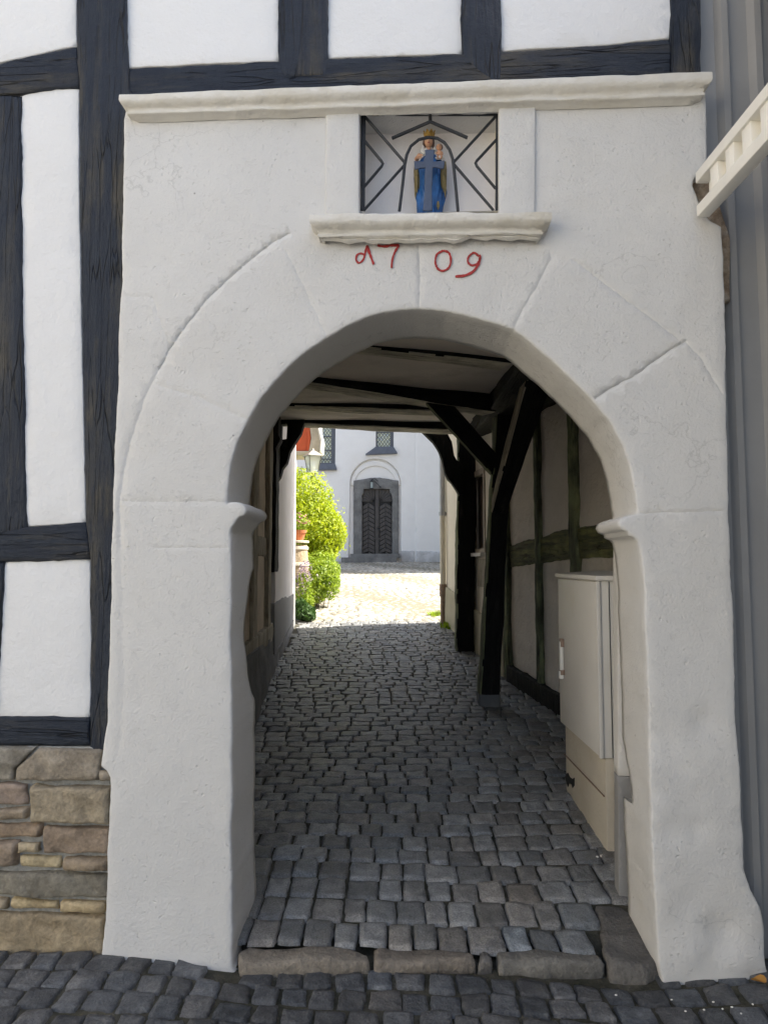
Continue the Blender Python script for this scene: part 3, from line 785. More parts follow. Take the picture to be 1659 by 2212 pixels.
bars('arch_bar', [[(528, 1092), (560, 830), (580, 640), (600, 540), (640, 455), (720, 390), (820, 368), (900, 378), (970, 420), (1020, 490), (1050, 580), (1065, 700), (1085, 900), (1102, 1092)]], .0064, v=.028)
cc = cs(1030, 310, 8.85)
cross = [(675, 720), (790, 710), (908, 712), (890, 800), (880, 900), (868, 985), (1000, 980), (1125, 960), (1132, 1060), (1110, 1150), (1060, 1160), (1000, 1140), (930, 1125), (862, 1130), (855, 1300), (850, 1500), (835, 1560), (840, 1800), (850, 2118), (632, 2118), (650, 1900), (672, 1700), (665, 1400), (675, 1250), (682, 1135), (560, 1140), (445, 1172), (428, 1100), (425, 975), (500, 975), (640, 985), (655, 900), (690, 860), (685, 780)]
slab('cross', FA, [FA.P(*cc(x, y), .028) for x, y in cross], .024, .031, NAVYIRON, gr, sp=.012, es=.006, rr=.002, amp=.0006, jit=.001, back=True)

# statue
sc_ = FA.P(929, 456, .11)
st = thing('madonna_statue', FA.W(sc_[0], .11, nb[1]), 'small painted statue of a crowned woman in blue holding a child, behind the niche grille', 'statue')
SM = FA.M @ Matrix.Translation((sc_[0], .11, nb[1]))
def hp(y): return FA.P(929, y, .11)[1] - nb[1]
def up_(x): return FA.P(x, 380, .11)[0] - sc_[0]
zsh = hp(345)      # shoulder
def fold(a, z): return 1 + .10 * math.sin(a * 7 + z * 18) + .08 * math.sin(a * 12 - z * 34) + .05 * math.sin(a * 19 + z * 20)
mb = MB(); H_ = hp(348)
mb.lathe([(.050, 0), (.052, .012), (.050, .03), (.047, .05), (.048, .07), (.050, .09), (.053, .11), (.057, .13), (.056, H_ * .72), (.058, H_ * .84), (.056, H_ * .92), (.045, H_ * .98), (.026, H_ * 1.05), (.018, H_ * 1.09)], (0, 0, 0), 64, 0, 1.08, .75, fold)
mb.build('robe', BLUE, st, SM)
for s, x, w in ((-1, -.055, .020), (1, .057, .016)):
    mb = MB()
    for k in range(3): mb.lathe([(.001, H_ * (.36 + .07 * k)), (.004, H_ * (.42 + .07 * k)), (.006, H_ * .65), (.007, H_ * .8), (.004, H_ * .93)], (x + (k - 1) * .007 * -s, -.024 - .006 * (k % 2), 0), 12, 0, 1, .9)
    mb.build('mantle_lining', OLGOLD, st, SM)
mb = MB()
mb.lathe([(.001, H_ * .14), (.007, H_ * .2), (.004, H_ * .27)], (.033, -.040, 0), 10, 0)
mb.build('mantle_corner', OLGOLD, st, SM)
hx = up_(926); hz = hp(311)
mb = MB()
def headf(d):   # egg with chin, nose ridge and cheeks towards -y
    q = 1.0
    if d.z < 0: q -= .16 * (-d.z) * (abs(d.x) + .25)
    if d.y < 0: q += .14 * math.exp(-((d.x / .13) ** 2)) * math.exp(-(((d.z + .1) / .28) ** 2)) * (-d.y)
    if d.y < 0: q -= .05 * math.exp(-(((abs(d.x) - .35) / .15) ** 2)) * math.exp(-(((d.z - .12) / .14) ** 2))
    return q
mb.ball((hx, -.012, hz), .0185, .0215, .0265, 18, 0, headf)
mb.tube([(hx, -.006, hz - .02), (hx, -.004, hz - .045)], [.010, .013], 12)
mb.ball((hx - .001, -.0325, hz - .0125), .0055, .003, .0016, 8, 1)
for s in (-1, 1): mb.ball((hx + s * .0075, -.0305, hz + .004), .003, .0016, .0013, 8, 2)
mb.build('head', [SKIN, LIPS, HAIR], st, SM)
mb = MB()
for s in (-1, 1): mb.tube([(hx + s * .006, -.014, hz + .024), (hx + s * .0165, -.017, hz + .014), (hx + s * .020, -.010, hz - .004), (hx + s * .019, -.008, hz - .024)], [.006, .007, .006, .004], 10)
mb.ball((hx, -.004, hz + .006), .021, .020, .026, 14)
mb.build('hair', HAIR, st, SM)
mb = MB()
mb.tube([(hx - .022, -.004, hz), (hx - .024, -.010, hz - .022), (hx - .026, -.020, hz - .045), (hx - .016, -.032, hz - .064)], [.004, .006, .009, .006], 12)
mb.tube([(hx - .012, -.012, hz - .036), (hx - .010, -.03, hz - .060)], [.010, .008], 10)
mb.tube([(hx + .020, -.004, hz - .012), (hx + .026, -.010, hz - .032), (hx + .03, -.018, hz - .045)], [.003, .006, .006], 12)
mb.build('veil', VEIL, st, SM)
mb = MB(); n_ = 48; cz = hz + .020
vs = []; fs = []
for i, (r_, z) in enumerate([(.0185, 0), (.0205, .004), (.0215, .010), (.0235, .016), (.0235, .024)]):
    for k in range(n_):
        a = 2 * math.pi * k / n_; zz = z + (0 if i < 3 else (.012 * abs(math.sin(a * 4)) ** .6 - .006) * (1 if i == 4 else .3))
        vs.append((hx + .003 + r_ * math.cos(a), -.004 + r_ * .9 * math.sin(a), cz + zz))
for i in range(4):
    for k in range(n_): fs.append((i * n_ + k, i * n_ + (k + 1) % n_, (i + 1) * n_ + (k + 1) % n_, (i + 1) * n_ + k))
mb.add(vs, fs)
for k in range(8):
    a = 2 * math.pi * (k + .5) / 8; mb.ball((hx + .003 + .0245 * math.cos(a), -.004 + .022 * math.sin(a), cz + .029), .003, .003, .004, 6)
    mb.ball((hx + .003 + .0215 * math.cos(a), -.004 + .0195 * math.sin(a), cz + .008), .0028, .0028, .0028, 6)
mb.build('crown', GOLD, st, SM)
# right hand of the woman: palm with five small fingers
mb = MB(); px_, pz_ = up_(906), hp(348)
mb.ball((px_, -.045, pz_), .010, .006, .009, 10)
for k in range(4): mb.tube([(px_ - .008 + k * .005, -.047, pz_ - .006), (px_ - .008 + k * .0055, -.052, pz_ - .013), (px_ - .007 + k * .0055, -.050, pz_ - .019 + .001 * abs(k - 1))], [.0024, .0022, .0016], 8)
mb.tube([(px_ + .007, -.046, pz_ + .003), (px_ + .012, -.050, pz_ - .002), (px_ + .014, -.051, pz_ - .008)], [.0026, .0022, .0016], 8)
mb.tube([(px_ - .012, -.018, pz_ - .002), (px_ - .004, -.038, pz_)], [.010, .008], 10)
mb.build('hand', SKIN, st, SM)
kx, kz = up_(949), hp(346)
mb = MB()
def bodyf(d): return 1 - .12 * max(0, -d.z) * 0 + .05 * math.cos(d.x * 4)
mb.ball((kx + .001, -.034, kz + .006), .012, .010, .016, 12, 0, bodyf)
mb.tube([(kx + .010, -.035, kz + .012), (kx + .012, -.040, kz), (kx + .006, -.046, kz - .007)], [.0042, .0036, .0026], 8)
mb.tube([(kx - .010, -.038, kz + .012), (kx - .013, -.044, kz + .002), (kx - .006, -.048, kz - .005)], [.004, .0034, .0024], 8)
for s in (-1, 1): mb.tube([(kx + s * .005, -.036, kz - .008), (kx + s * .008, -.048, kz - .014), (kx + s * .004, -.050, kz - .026)], [.006, .005, .003], 8)
mb.ball((kx - .002, -.036, kz + .033), .0125, .0135, .0145, 14, 0, headf)
mb.ball((kx - .006, -.0485, kz + .028), .0025, .0016, .0009, 6, 1)
ch_ = mb.build('child', [SKIN, LIPS], st, SM)
mb = MB(); mb.ball((kx + .001, -.031, kz + .037), .0135, .0125, .0135, 12); mb.build('hair', HAIR, ch_, SM)
mb = MB(); mb.tube([(kx - .016, -.034, kz - .014), (kx, -.044, kz - .016), (kx + .018, -.034, kz - .010)], [.006, .008, .006], 10)
mb.build('cloth', VEIL, st, SM)

# ================================================================== TIMBER-FRAMED HOUSE (left facade and storey above the gate)
house = thing('timber_framed_house', (-1.5, 3.2, 0), 'black and white half-timbered house on a sandstone plinth, reaching over the gateway', 'house')
TV, PV = .045, .058
def tb(name, pts, mat, v=TV, lab=None, rr=.01):
    o = slab(name, FA, FA.pl(pts, v), v, .20, mat, house, sp=.045, es=.025, rr=rr, amp=.006, jit=.006)
    if lab: o['label'] = lab
    return o
def pn(pts, v=PV): return slab('infill_panel', FA, FA.pl(pts, v), v, .15, PANEL, house, sp=.06, es=.03, rr=.005, amp=.003, jit=.003)
tb('post', [(165, -120), (270, -120), (274, 60), (276, 190), (290, 210), (290, 700), (270, 1100), (255, 1500), (240, 1625), (193, 1625), (194, 1549), (197, 1380), (194, 1209), (186, 1129), (180, 850), (178, 750), (176, 600), (172, 400), (170, 190), (165, 100)], TIM_V, TV - .006)
tb('post', [(601, -120), (707, -120), (708, 60), (709, 160), (600, 165), (601, 60)], TIM_V, TV - .003)
tb('post', [(995, -120), (1081, -120), (1082, 60), (1085, 178), (1001, 178), (996, 60)], TIM_V, TV - .003)
tb('post', [(1448, -120), (1514, -120), (1514, 60), (1516, 175), (1449, 175)], TIM_V, TV - .002)
tb('sill_beam', [(276, 146), (440, 138), (600, 131), (712, 125), (830, 121), (996, 115), (1087, 110), (1280, 99), (1449, 83), (1449, 170), (1000, 195), (600, 215), (276, 230)], TIM_H)
tb('sill_beam', [(-40, 1545), (100, 1549), (195, 1550), (196, 1613), (100, 1612), (-40, 1608)], TIM_H)
tb('cross_beam', [(-40, 143), (0, 135), (70, 120), (120, 108), (168, 99), (171, 187), (120, 189), (46, 202), (-40, 206)], TIM_H)
tb('cross_beam', [(-40, 1165), (20, 1142), (57, 1138), (120, 1132), (188, 1128), (196, 1208), (100, 1211), (10, 1215), (-40, 1218)], TIM_H)
tb('post', [(-40, 206), (45, 204), (45, 400), (46, 600), (51, 830), (53, 1000), (57, 1145), (20, 1150), (-40, 1172)], TIM_V)
tb('post', [(-60, 1215), (9, 1214), (4, 1300), (0, 1379), (-8, 1548), (-60, 1548)], TIM_V)
pn([(-40, -120), (166, -120), (166, 99), (120, 108), (70, 120), (-40, 143)])
pn([(268, -120), (603, -120), (602, 131), (440, 138), (272, 147)])
pn([(706, -120), (997, -120), (998, 115), (830, 121), (706, 125)])
pn([(1080, -120), (1450, -120), (1450, 83), (1280, 99), (1082, 110)])
pn([(44, 203), (100, 192), (171, 186), (172, 450), (177, 700), (180, 850), (187, 1129), (56, 1138), (52, 1000), (50, 830), (45, 600)])
pn([(9, 1214), (100, 1210), (195, 1207), (198, 1380), (195, 1551), (100, 1550), (-40, 1547), (-10, 1300)])
# sandstone plinth: one mesh of blocks with a tint per block, mortar behind
blocks = [([(-50, 1617), (74, 1619), (50, 1640), (26, 1662), (24, 1688), (-50, 1690)], (.8, .85, .9)), ([(78, 1620), (215, 1623), (214, 1650), (209, 1688), (30, 1689), (31, 1664)], (.82, .82, .82)), ([(213, 1668), (240, 1664), (240, 1688), (213, 1690)], (.9, .9, .9)),
          ([(-50, 1696), (54, 1697), (55, 1740), (-50, 1742)], (.85, .78, .8)), ([(66, 1699), (236, 1703), (236, 1780), (66, 1778)], (.95, .93, .85)), ([(-50, 1752), (54, 1750), (54, 1773), (-50, 1775)], (1.0, .95, .9)),
          ([(-50, 1784), (82, 1785), (82, 1811), (-50, 1810)], (.85, .75, .68)), ([(93, 1789), (236, 1792), (234, 1848), (93, 1844)], (.8, .72, .68)), ([(-50, 1820), (32, 1822), (31, 1874), (-50, 1876)], (.85, .78, .75)), ([(40, 1822), (83, 1822), (83, 1843), (40, 1842)], (1.15, 1.1, .95)),
          ([(40, 1853), (127, 1855), (126, 1878), (40, 1875)], (1.35, 1.3, 1.05)), ([(137, 1857), (231, 1858), (231, 1881), (138, 1879)], (.85, .78, .7)), ([(-50, 1886), (120, 1890), (230, 1894), (229, 1944), (110, 1940), (-50, 1935)], (.62, .66, .68)),
          ([(-50, 1944), (14, 1945), (13, 1966), (-50, 1964)], (1.0, .95, .85)), ([(21, 1946), (122, 1950), (123, 1969), (21, 1966)], (1.4, 1.3, 1.0)), ([(130, 1951), (226, 1953), (224, 1975), (130, 1971)], (1.2, 1.1, .85)), ([(-50, 1974), (100, 1977), (222, 1984), (220, 2074), (80, 2078), (-50, 2068)], (.98, .92, .78))]
pv = []; pf = []; pc = []
for pts, t in blocks:
    q = slab('tmp', FA, FA.pl(pts, .01), .01 + random.uniform(-.008, .006), .08, SANDST, None, sp=.016, es=.014, rr=.012, amp=.016, jit=.006, disp=lambda x, y: .010 * noise.fractal(Vector((x * 16, y * 22, 3)), 1, 2, 3) + .006 * abs(noise.noise(Vector((x * 9 + y * 6, y * 14, 7)))))
    b0 = len(pv); pv += [tuple(v.co) for v in q.data.vertices]; pf += [tuple(i + b0 for i in p.vertices) for p in q.data.polygons]; pc += [t + (1,)] * len(q.data.vertices)
    me_ = q.data; bpy.data.objects.remove(q); bpy.data.meshes.remove(me_)
sp_ = mkobj('stone_plinth', pv, pf, SANDST, house, FA.M, True, None, True, pc); sp_['label'] = 'coursed brown sandstone plinth'
slab('plinth_mortar', FA, FA.pl([(-50, 1612), (240, 1614), (240, 2085), (-50, 2080)], .04), .042, .12, MORTAR, sp_, sp=.03, es=.03, rr=.002, amp=.006)
slab('plinth_foot', FA, FA.pl([(-50, 2066), (222, 2076), (222, 2120), (-50, 2110)], -.005), -.012, .1, MORTAR, sp_, sp=.03, es=.03, rr=.01, amp=.01)
# solid body of the house (hidden behind the facade), keeps daylight out of the passage roof
mb = MB()
def fbox(mb, fr, u0, u1, v0, v1, w0, w1, mi=0):
    vs = [fr.W(u, v, w) for u in (u0, u1) for v in (v0, v1) for w in (w0, w1)]
    mb.add(vs, [(0, 1, 3, 2), (4, 6, 7, 5), (0, 4, 5, 1), (2, 3, 7, 6), (0, 2, 6, 4), (1, 5, 7, 3)], mi)
zc0 = FA.P(1531, 153)[1]
fbox(mb, FA, -6, FA.P(1514, 0)[0], .16, 5.4, 3.36, 7.5)
fbox(mb, FA, -6, FA.P(1514, 0)[0], .16, .42, 3.0, 3.36)
mb.add([Vector((-6, 3.1, 0)), Vector((-1.09, 3.1, 0)), Vector((-1.5, 10.62, 0)), Vector((-6, 10.62, 0)), Vector((-6, 3.1, 7.5)), Vector((-1.09, 3.1, 7.5)), Vector((-1.5, 10.62, 7.5)), Vector((-6, 10.62, 7.5))],
       [(0, 1, 2, 3), (4, 5, 6, 7), (0, 1, 5, 4), (1, 2, 6, 5), (2, 3, 7, 6), (3, 0, 4, 7)])
mb.build('wall', WHITEW, house, IDM, False)
mb = MB()
mb.add([Vector((-6.3, 2.2, 7.4)), Vector((1.8, 2.0, 7.4)), Vector((1.8, 6, 11)), Vector((-6.3, 6, 11)), Vector((-6.3, 11, 7.4)), Vector((-1.2, 11, 7.4)), Vector((-1.2, 6, 11)), Vector((1.8, 8.6, 7.4))], [(0, 1, 2, 3), (3, 6, 5, 4), (2, 6, 5, 7), (0, 3, 4), (1, 7, 2)])
mb.build('roof', ROOFT, house, IDM, False)

# ================================================================== PASSAGE: left wall
lwall = thing('half_timbered_wall', (-1.0, 5.2, 0.2), 'worn tan half-timbered wall along the left side of the passage, above a dark grey plinth', 'wall')
def lw(name, d0, d1, z0, z1, v0, v1, mat, par=lwall, **k):
    u = lambda d: (d - 3.06) / .99852
    return slab(name, LW, [(u(d0), z0), (u(d1), z0), (u(d1), z1), (u(d0), z1)], v0, v1, mat, par, **k)
kk = dict(sp=.08, es=.05, rr=.01, amp=.008, jit=.008)
lw('infill_panel', 3.1, 5.85, .9, 3.3, .012, .1, TANPL, **kk)
lw('infill_panel', 6.06, 6.3, .95, 3.3, .03, .1, TANPL, **kk)
lw('infill_panel', 6.3, 6.83, .95, 3.3, .010, .1, TANPL, **kk)
lw('infill_panel', 7.08, 7.34, .95, 3.3, .02, .1, CREAMW, **kk)
lw('stud', 5.82, 6.08, .9, 3.3, -.02, .1, TIM_TAN, **kk)
lw('stud', 6.86, 7.1, .9, 3.3, -.03, .1, TIM_TAN, **kk)
lw('stud', 5.1, 5.35, .9, 3.3, -.012, .1, TIM_TAN, **kk)
o = lw('stud', 7.32, 7.66, 1.5, 3.3, -.045, .1, TIM_OLD, **kk)
lw('rail', 3.1, 7.08, 1.66, 1.84, -.004, .1, TIM_TAN, **kk)
lw('sill_beam', 3.1, 7.3, .80, .97, -.035, .1, TIM_TAN, **kk)
# bulging painted plinth
def plinth(name, par, pts, ztop, mat, thick=.16, zoff=-.1):
    """pts: list of world xy along its foot; top leans back"""
    vs = []; fs = []; m = 9
    path = dens(pts, .09, 0, closed=False)
    for i, (x, y) in enumerate(path):
        z0 = zg(x, y) + zoff; zt = ztop(y)
        for k in range(m):
            t = k / (m - 1); q = noise.fractal(Vector((y * 2.2, t * 2.5, 4)), 1, 2, 3) * .025
            if t < .86: vs.append((x - .02 * t + q, y, z0 + (zt - z0) * t / .86))
            else: vs.append((x - thick * (t - .86) / .14 + q * (1 - (t - .86) / .14), y, zt + .02 * (t - .86) / .14))
    for i in range(len(path) - 1):
        for k in range(m - 1): fs.append((i * m + k, (i + 1) * m + k, (i + 1) * m + k + 1, i * m + k + 1))
    fs.append(tuple(range(m))); fs.append(tuple((len(path) - 1) * m + k for k in range(m)))
    return mkobj(name, vs, fs, mat, par, IDM, True, None, True, None, 60)
plinth('plinth', lwall, [(-.80, 3.1), (-.93, 4.6), (-1.0, 5.4), (-1.08, 6.4), (-1.155, 7.4)], lambda y: .86 - .02 * math.sin(y * 2), GREYPLINTH)

lh = thing('rendered_house', (-1.25, 9, .5), 'pinkish white rendered house on the left behind the passage, with a grey painted base', 'house')
lw('wall', 7.64, 10.66, .4, 6.5, -.012, .3, WHITEW, lh, sp=.25, es=.15, rr=.01, amp=.01)
slab('grey_base', LW, [(4.5 + .1, .3)] + [((d - 3.06) / .9985, z) for d, z in ((10.3, .5), (10.62, .5), (10.60, 1.15), (9.6, 1.13), (8.6, 1.17), (7.5, 1.155))], -.022, .1, SMOOTHGREY, lh, sp=.1, es=.06, rr=.004, amp=.004, jit=.02)
plinth('foot', lh, [(-1.155, 7.4), (-1.20, 8.4), (-1.27, 9.5), (-1.335, 10.62)], lambda y: zpass(y) + .17 - .08 * (y - 7.4) / 3.2, GREYPLINTH, .1)
mb = MB(); mb.add([(-1.38, 10.655, .5), (-5, 10.655, .5), (-5, 10.655, 6.5), (-1.38, 10.655, 6.5), (-1.38, 10.3, .5), (-5, 10.3, .5), (-5, 10.3, 6.5), (-1.38, 10.3, 6.5)], [(0, 1, 2, 3), (4, 5, 6, 7), (3, 2, 6, 7), (0, 3, 7, 4)]); mb.build('end_wall', WHITEW, lh, IDM, False)

# ================================================================== PASSAGE: ceiling, posts, braces
cei = thing('passage_ceiling', (0, 6, 3), 'low ceiling of black joists and plaster bays above the passage', 'ceiling')
def zceil(y): return 2.945 + (y - 4.3) * .078
vs = []; fs = []; xs = np.linspace(-1.6, 1.02, 14); ys = np.linspace(2.95, 8.2, 40)
for y in ys:
    for x in xs: vs.append((x, y, zceil(y) + noise.noise(Vector((x * 1.5, y * 1.5, 2))) * .018))
w = len(xs); fs = [(j * w + i, (j + 1) * w + i, (j + 1) * w + i + 1, j * w + i + 1) for j in range(len(ys) - 1) for i in range(w - 1)]
mkobj('plaster_bay', vs, fs, CEILPL, cei, IDM, True, None, False)
mkobj('boarded_ceiling', [(.98, 3.0, 3.02), (2.6, 3.0, 3.02), (2.6, 7.6, 3.07), (.98, 7.6, 3.07), (.98, 3.0, 3.3), (2.6, 3, 3.3), (2.6, 7.6, 3.3), (.98, 7.6, 3.3)], [(0, 3, 2, 1), (0, 4, 7, 3), (4, 5, 6, 7), (2, 3, 7, 6)], TIM_OLD, cei, IDM, False, None, False)
DN = Vector((0, 0, -1))
def joist(name, a, Ya, b, Yb, h, w, ext=.0, amp=.007, mat=TIM_OLD, m2=TIM_PALE, par=cei):
    """a, b: photo points on the near bottom edge at depths Ya, Yb"""
    p = at(a[0], a[1], Ya); q = at(b[0], b[1], Yb); d = (q - p); d = d.normalized(); side = Vector((-d.y, d.x, 0)).normalized()
    p = p - d * ext; q = q + d * .02
    off = side * (w / 2) + Vector((0, 0, h / 2))
    return member(name, par, p + off, q + off, w, h, mat, m2, DN, Vector((0, 0, 1)), amp)
joist('joist', (788, 750), 4.20, (1099, 786), 4.55, .12, .16, 1.0, .006)
joist('joist', (700, 640), 3.45, (1130, 668), 3.6, .12, .15, .6, .006)
joist('main_beam', (659, 823), 5.15, (1069, 889), 6.02, .40, .22, .5, .012)
joist('joist', (617, 876), 6.55, (975, 889), 6.65, .14, .22, .4, .010)
joist('end_beam', (608, 913), 7.78, (985, 930), 8.0, .18, .26, .5, .008)
# wall plate along the posts
mp1 = Vector((.98, 3.05, 2.96)); mp2 = Vector((1.07, 6.3, 3.03)); mp3 = Vector((1.14, 8.3, 3.2))
member('wall_plate', cei, mp1, mp2, .26, .18, TIM_OLD, amp=.01)
member('wall_plate', cei, mp2, mp3, .22, .18, TIM_OLD, amp=.01)
LEFT = Vector((-1, 0, 0))
fr_ = thing('timber_post', ground(1060, 1500), 'nearer black oak post of the passage, with two braces and a stone foot', 'post')
g1 = ground(1057, 1524); D1 = g1.y
foot = Vector((at(1058, 1500, D1).x, D1 + .1, g1.z + .09))
top = at(1087, 893, D1 + .1)
member('post', fr_, foot, Vector((top.x, D1 + .1, 3.0)), .175, .2, TIM_OLD, TIM_GREEN, LEFT, Vector((0, 1, 0)), .012, .15, .2)
member('stone_foot', fr_, Vector((foot.x, foot.y, g1.z - .08)), Vector((foot.x, foot.y, foot.z + .003)), .185, .21, GREYPLINTH, None, None, Vector((0, 1, 0)), .008)
pa = at(1063, 1000, D1 + .1); pb = at(946, 868, D1 - .45)
member('brace', fr_, pa + Vector((.05, 0, -.06)), pb + Vector((-.06, 0, .06)), .1, .16, TIM_OLD, TIM_GREEN, Vector((-.5, 0, -.85)), Vector((.7, 0, .7)), .005)
pa = at(1077, 1085, D1); pb = at(1153, 838, 5.1)
member('brace', fr_, pa + Vector((0, .02, -.04)), pb + (pb - pa) * .15, .13, .15, TIM_OLD, TIM_TAN, Vector((-1, 0, 0)), Vector((0, 1, 0)), .006, .19, .2)
p2 = thing('timber_post', ground(1003, 1410), 'farther black post of the passage carrying a curved bracket under the end beam', 'post')
g2 = ground(1003, 1409); D2 = g2.y
t2 = at(1008, 925, D2 + .12)
member('post', p2, Vector((at(1003, 1400, D2 + .1).x, D2 + .12, g2.z - .02)), Vector((t2.x, D2 + .12, 3.2)), .215, .22, TIM_OLD, TIM_GREEN, LEFT, Vector((0, 1, 0)), .016, .23, .2)
F8 = Fr((0, D2 - .02), (1, D2 - .02))
slab('curved_bracket', F8, F8.pl([(905, 915), (907, 927), (922, 941), (935, 953), (948, 973), (955, 991), (961, 1021), (968, 1035), (976, 1043), (985, 1057), (992, 1068), (1000, 1068), (998, 1000), (987, 994), (981, 984), (976, 954), (961, 926), (958, 915)]), 0, .14, TIM_OLD, p2, sp=.03, es=.02, rr=.008, amp=.004, jit=.003, back=True)
b2 = thing('timber_bracket', at(590, 1050, 7.8), 'black curved bracket under the end beam on the left passage wall', 'bracket')
F7 = Fr((0, 7.76), (1, 7.76))
slab('bracket', F7, F7.pl([(600, 898), (660, 898), (656, 915), (650, 936), (638, 954), (626, 975), (620, 999), (610, 1012), (605, 1030), (598, 1040), (588, 1055), (583, 1005), (581, 927), (584, 905)]), 0, .13, TIM_OLD, b2, holes=[F7.pl([(608, 916), (621, 915), (619, 948), (607, 950)])], sp=.03, es=.02, rr=.006, amp=.004, back=True)
F6 = Fr((0, 7.3), (1, 7.3))
slab('wall_strut', F6, F6.pl([(560, 880), (600, 885), (603, 905), (601, 940), (606, 948), (592, 975), (588, 1030), (585, 1050), (578, 1040), (572, 950)]), 0, .16, TIM_OLD, b2, sp=.03, es=.02, rr=.01, amp=.006, jit=.004, back=True)

# ================================================================== PASSAGE: right wall
rw = thing('roughcast_wall', (1.6, 5.5, .3), 'roughcast half-timbered wall with mossy green studs behind the cabinet', 'wall')
def rp(name, pts, v0, mat, **k):
    kk = dict(sp=.07, es=.04, rr=.01, amp=.008, jit=.008); kk.update(k)
    return slab(name, RW, RW.pl(pts, 0), v0, .12, mat, rw, **kk)
def ru(px, py=1200): return RW.P(px, py)[0]
uA, uB, uC, uD = ru(1096), ru(1162), ru(1240), 4.3
zb = lambda u: zpass((RW.A + RW.u * u).y)
def rr_(name, u0, u1, w0, w1, v0, mat, **k):
    kk = dict(sp=.07, es=.04, rr=.012, amp=.008, jit=.008); kk.update(k)
    return slab(name, RW, [(u0, w0 if not callable(w0) else w0(u0)), (u1, w0 if not callable(w0) else w0(u1)), (u1, w1 if not callable(w1) else w1(u1)), (u0, w1 if not callable(w1) else w1(u0))], v0, .12, mat, rw, **kk)
def rz(px, py): return RW.P(px, py)[1]
z1t, z1b = rz(1101, 1183), rz(1101, 1224); z2t, z2b = rz(1165, 1164), rz(1165, 1214); z3t, z3b = rz(1240, 1143), rz(1240, 1204); z4t, z4b = rz(1320, 1130), rz(1320, 1197)
uE = ru(1320)
low = lambda u: zb(u) + .14
ew, gw, cw = .045, .045, .06
for (a0, a1, ta, tb_, ba, bb) in ((uA + .03, uB - gw, z1t, z2t, z1b, z2b), (uB + gw, uC - cw, z2t, z3t, z2b, z3b), (uC + cw, uD, z3t, z4t, z3b, z4b)):
    slab('infill_panel', RW, [(a0, ta), (a1, tb_), (a1, 3.15), (a0, 3.15)], .02, .12, GREYPL, rw, sp=.07, es=.04, rr=.015, amp=.01, jit=.008)
    slab('infill_panel', RW, [(a0, low(a0)), (a1, low(a1)), (a1, bb), (a0, ba)], .02, .12, GREYPL, rw, sp=.07, es=.04, rr=.015, amp=.01, jit=.008)
    slab('rail', RW, [(a0 - .02, ba - .01), (a1 + .02, bb - .01), (a1 + .02, tb_ + .01), ((a0 + a1) / 2, (ta + tb_) / 2 + .025), (a0 - .02, ta + .01)], .004, .12, TIM_GREENH, rw, sp=.05, es=.03, rr=.012, amp=.012, jit=.008)
rr_('stud', uA - .10, uA + .04, zb, 3.15, -.02, TIM_GREEN)
rr_('stud', uB - gw, uB + gw, zb, 3.15, -.02, TIM_GREEN)
rr_('stud', uC - cw, uC + cw, zb, 3.15, -.02, TIM_GREEN)
rr_('stud', uC + 1.0, uC + 1.13, zb, 3.15, -.02, TIM_GREEN)
rr_('sill_beam', uA, uD, lambda u: zb(u) - .08, lambda u: zb(u) + .15, -.035, TIM_OLD)
rr_('wall_plate', uA - .1, uD, 3.0, 3.28, -.05, TIM_OLD)

# ================================================================== UTILITY CABINET
cb = thing('utility_cabinet', (1.27, 3.95, zpass(3.9)), 'grey-beige metal utility cabinet with lid and white handle, on a concrete base', 'cabinet')
xN, yN, yF = 1.098, 3.57, 4.36; zb0 = zpass(3.95)
zt = at(1284, 1254, yN).z; zm = at(1304, 1639, yN).z; XR = 1.45
mb = MB()
def lean(z): return -(z - zm) * .0
mb.box(((xN + XR) / 2, (yN + yF) / 2, (zm + zt) / 2), (XR - xN, yF - yN, zt - zm), 0, None, .006)
mb.build('body', CAB, cb)
mb = MB(); mb.box((xN - .006, (yN + yF) / 2 + .008, (zm + zt) / 2), (.018, yF - yN - .03, zt - zm - .016), 0, None, .004)
mb.box((xN - .006, yN + .002, (zm + zt) / 2), (.022, .02, zt - zm - .004), 0, None, .003)
dr = mb.build('door', CAB, cb)
mb = MB(); mb.box((xN + .05, yN - .0015, (zm + zt) / 2), (.003, .004, zt - zm - .01)); mb.build('seam', DARKIN, cb)
mb = MB(); mb.box(((xN + XR) / 2, (yN + yF) / 2, zt + .012), (XR - xN + .05, yF - yN + .05, .026), 0, None, .006)
mb.add([(xN - .02, yN - .02, zt + .025), (XR + .02, yN - .02, zt + .025), (XR + .02, yF + .02, zt + .025), (xN - .02, yF + .02, zt + .025), (xN + .16, yN + .2, zt + .045), (xN + .2, yF - .2, zt + .045)], [(0, 1, 4), (1, 2, 5, 4), (2, 3, 5), (3, 0, 4, 5)])
mb.build('lid', CAB, cb)
hy = 4.24; zh = at(1204, 1425, hy).z
mb = MB(); mb.box((xN - .03, hy, zh), (.022, .03, .22), 0, None, .006); mb.box((xN - .033, hy, zh - .09), (.03, .034, .05), 0, None, .008); mb.build('handle', WHITEP, dr)
mb = MB(); mb.box((xN - .026, hy, zh + .10), (.024, .032, .05), 0, None, .004); mb.build('handle_plate', PIPEB, dr); mb = MB(); mb.box((xN - .026, hy, zh - .075), (.032, .036, .03), 0, None, .003); mb.build('handle_band', PIPEB, dr)
mb = MB()
mb.box(((xN + XR) / 2 + .008, (yN + yF) / 2, (zm + zb0 - .1) / 2), (XR - xN - .012, yF - yN - .014, zm - zb0 + .1 - .004), 0, None, .008)
base_ = mb.build('concrete_base', CABCON, cb)
mb = MB(); mb.box((xN + .001 + .005, (yN + yF) / 2, (zm + zb0) / 2 + .03), (.006, yF - yN - .02, .004)); mb.build('base_joint', PIPEB, base_)
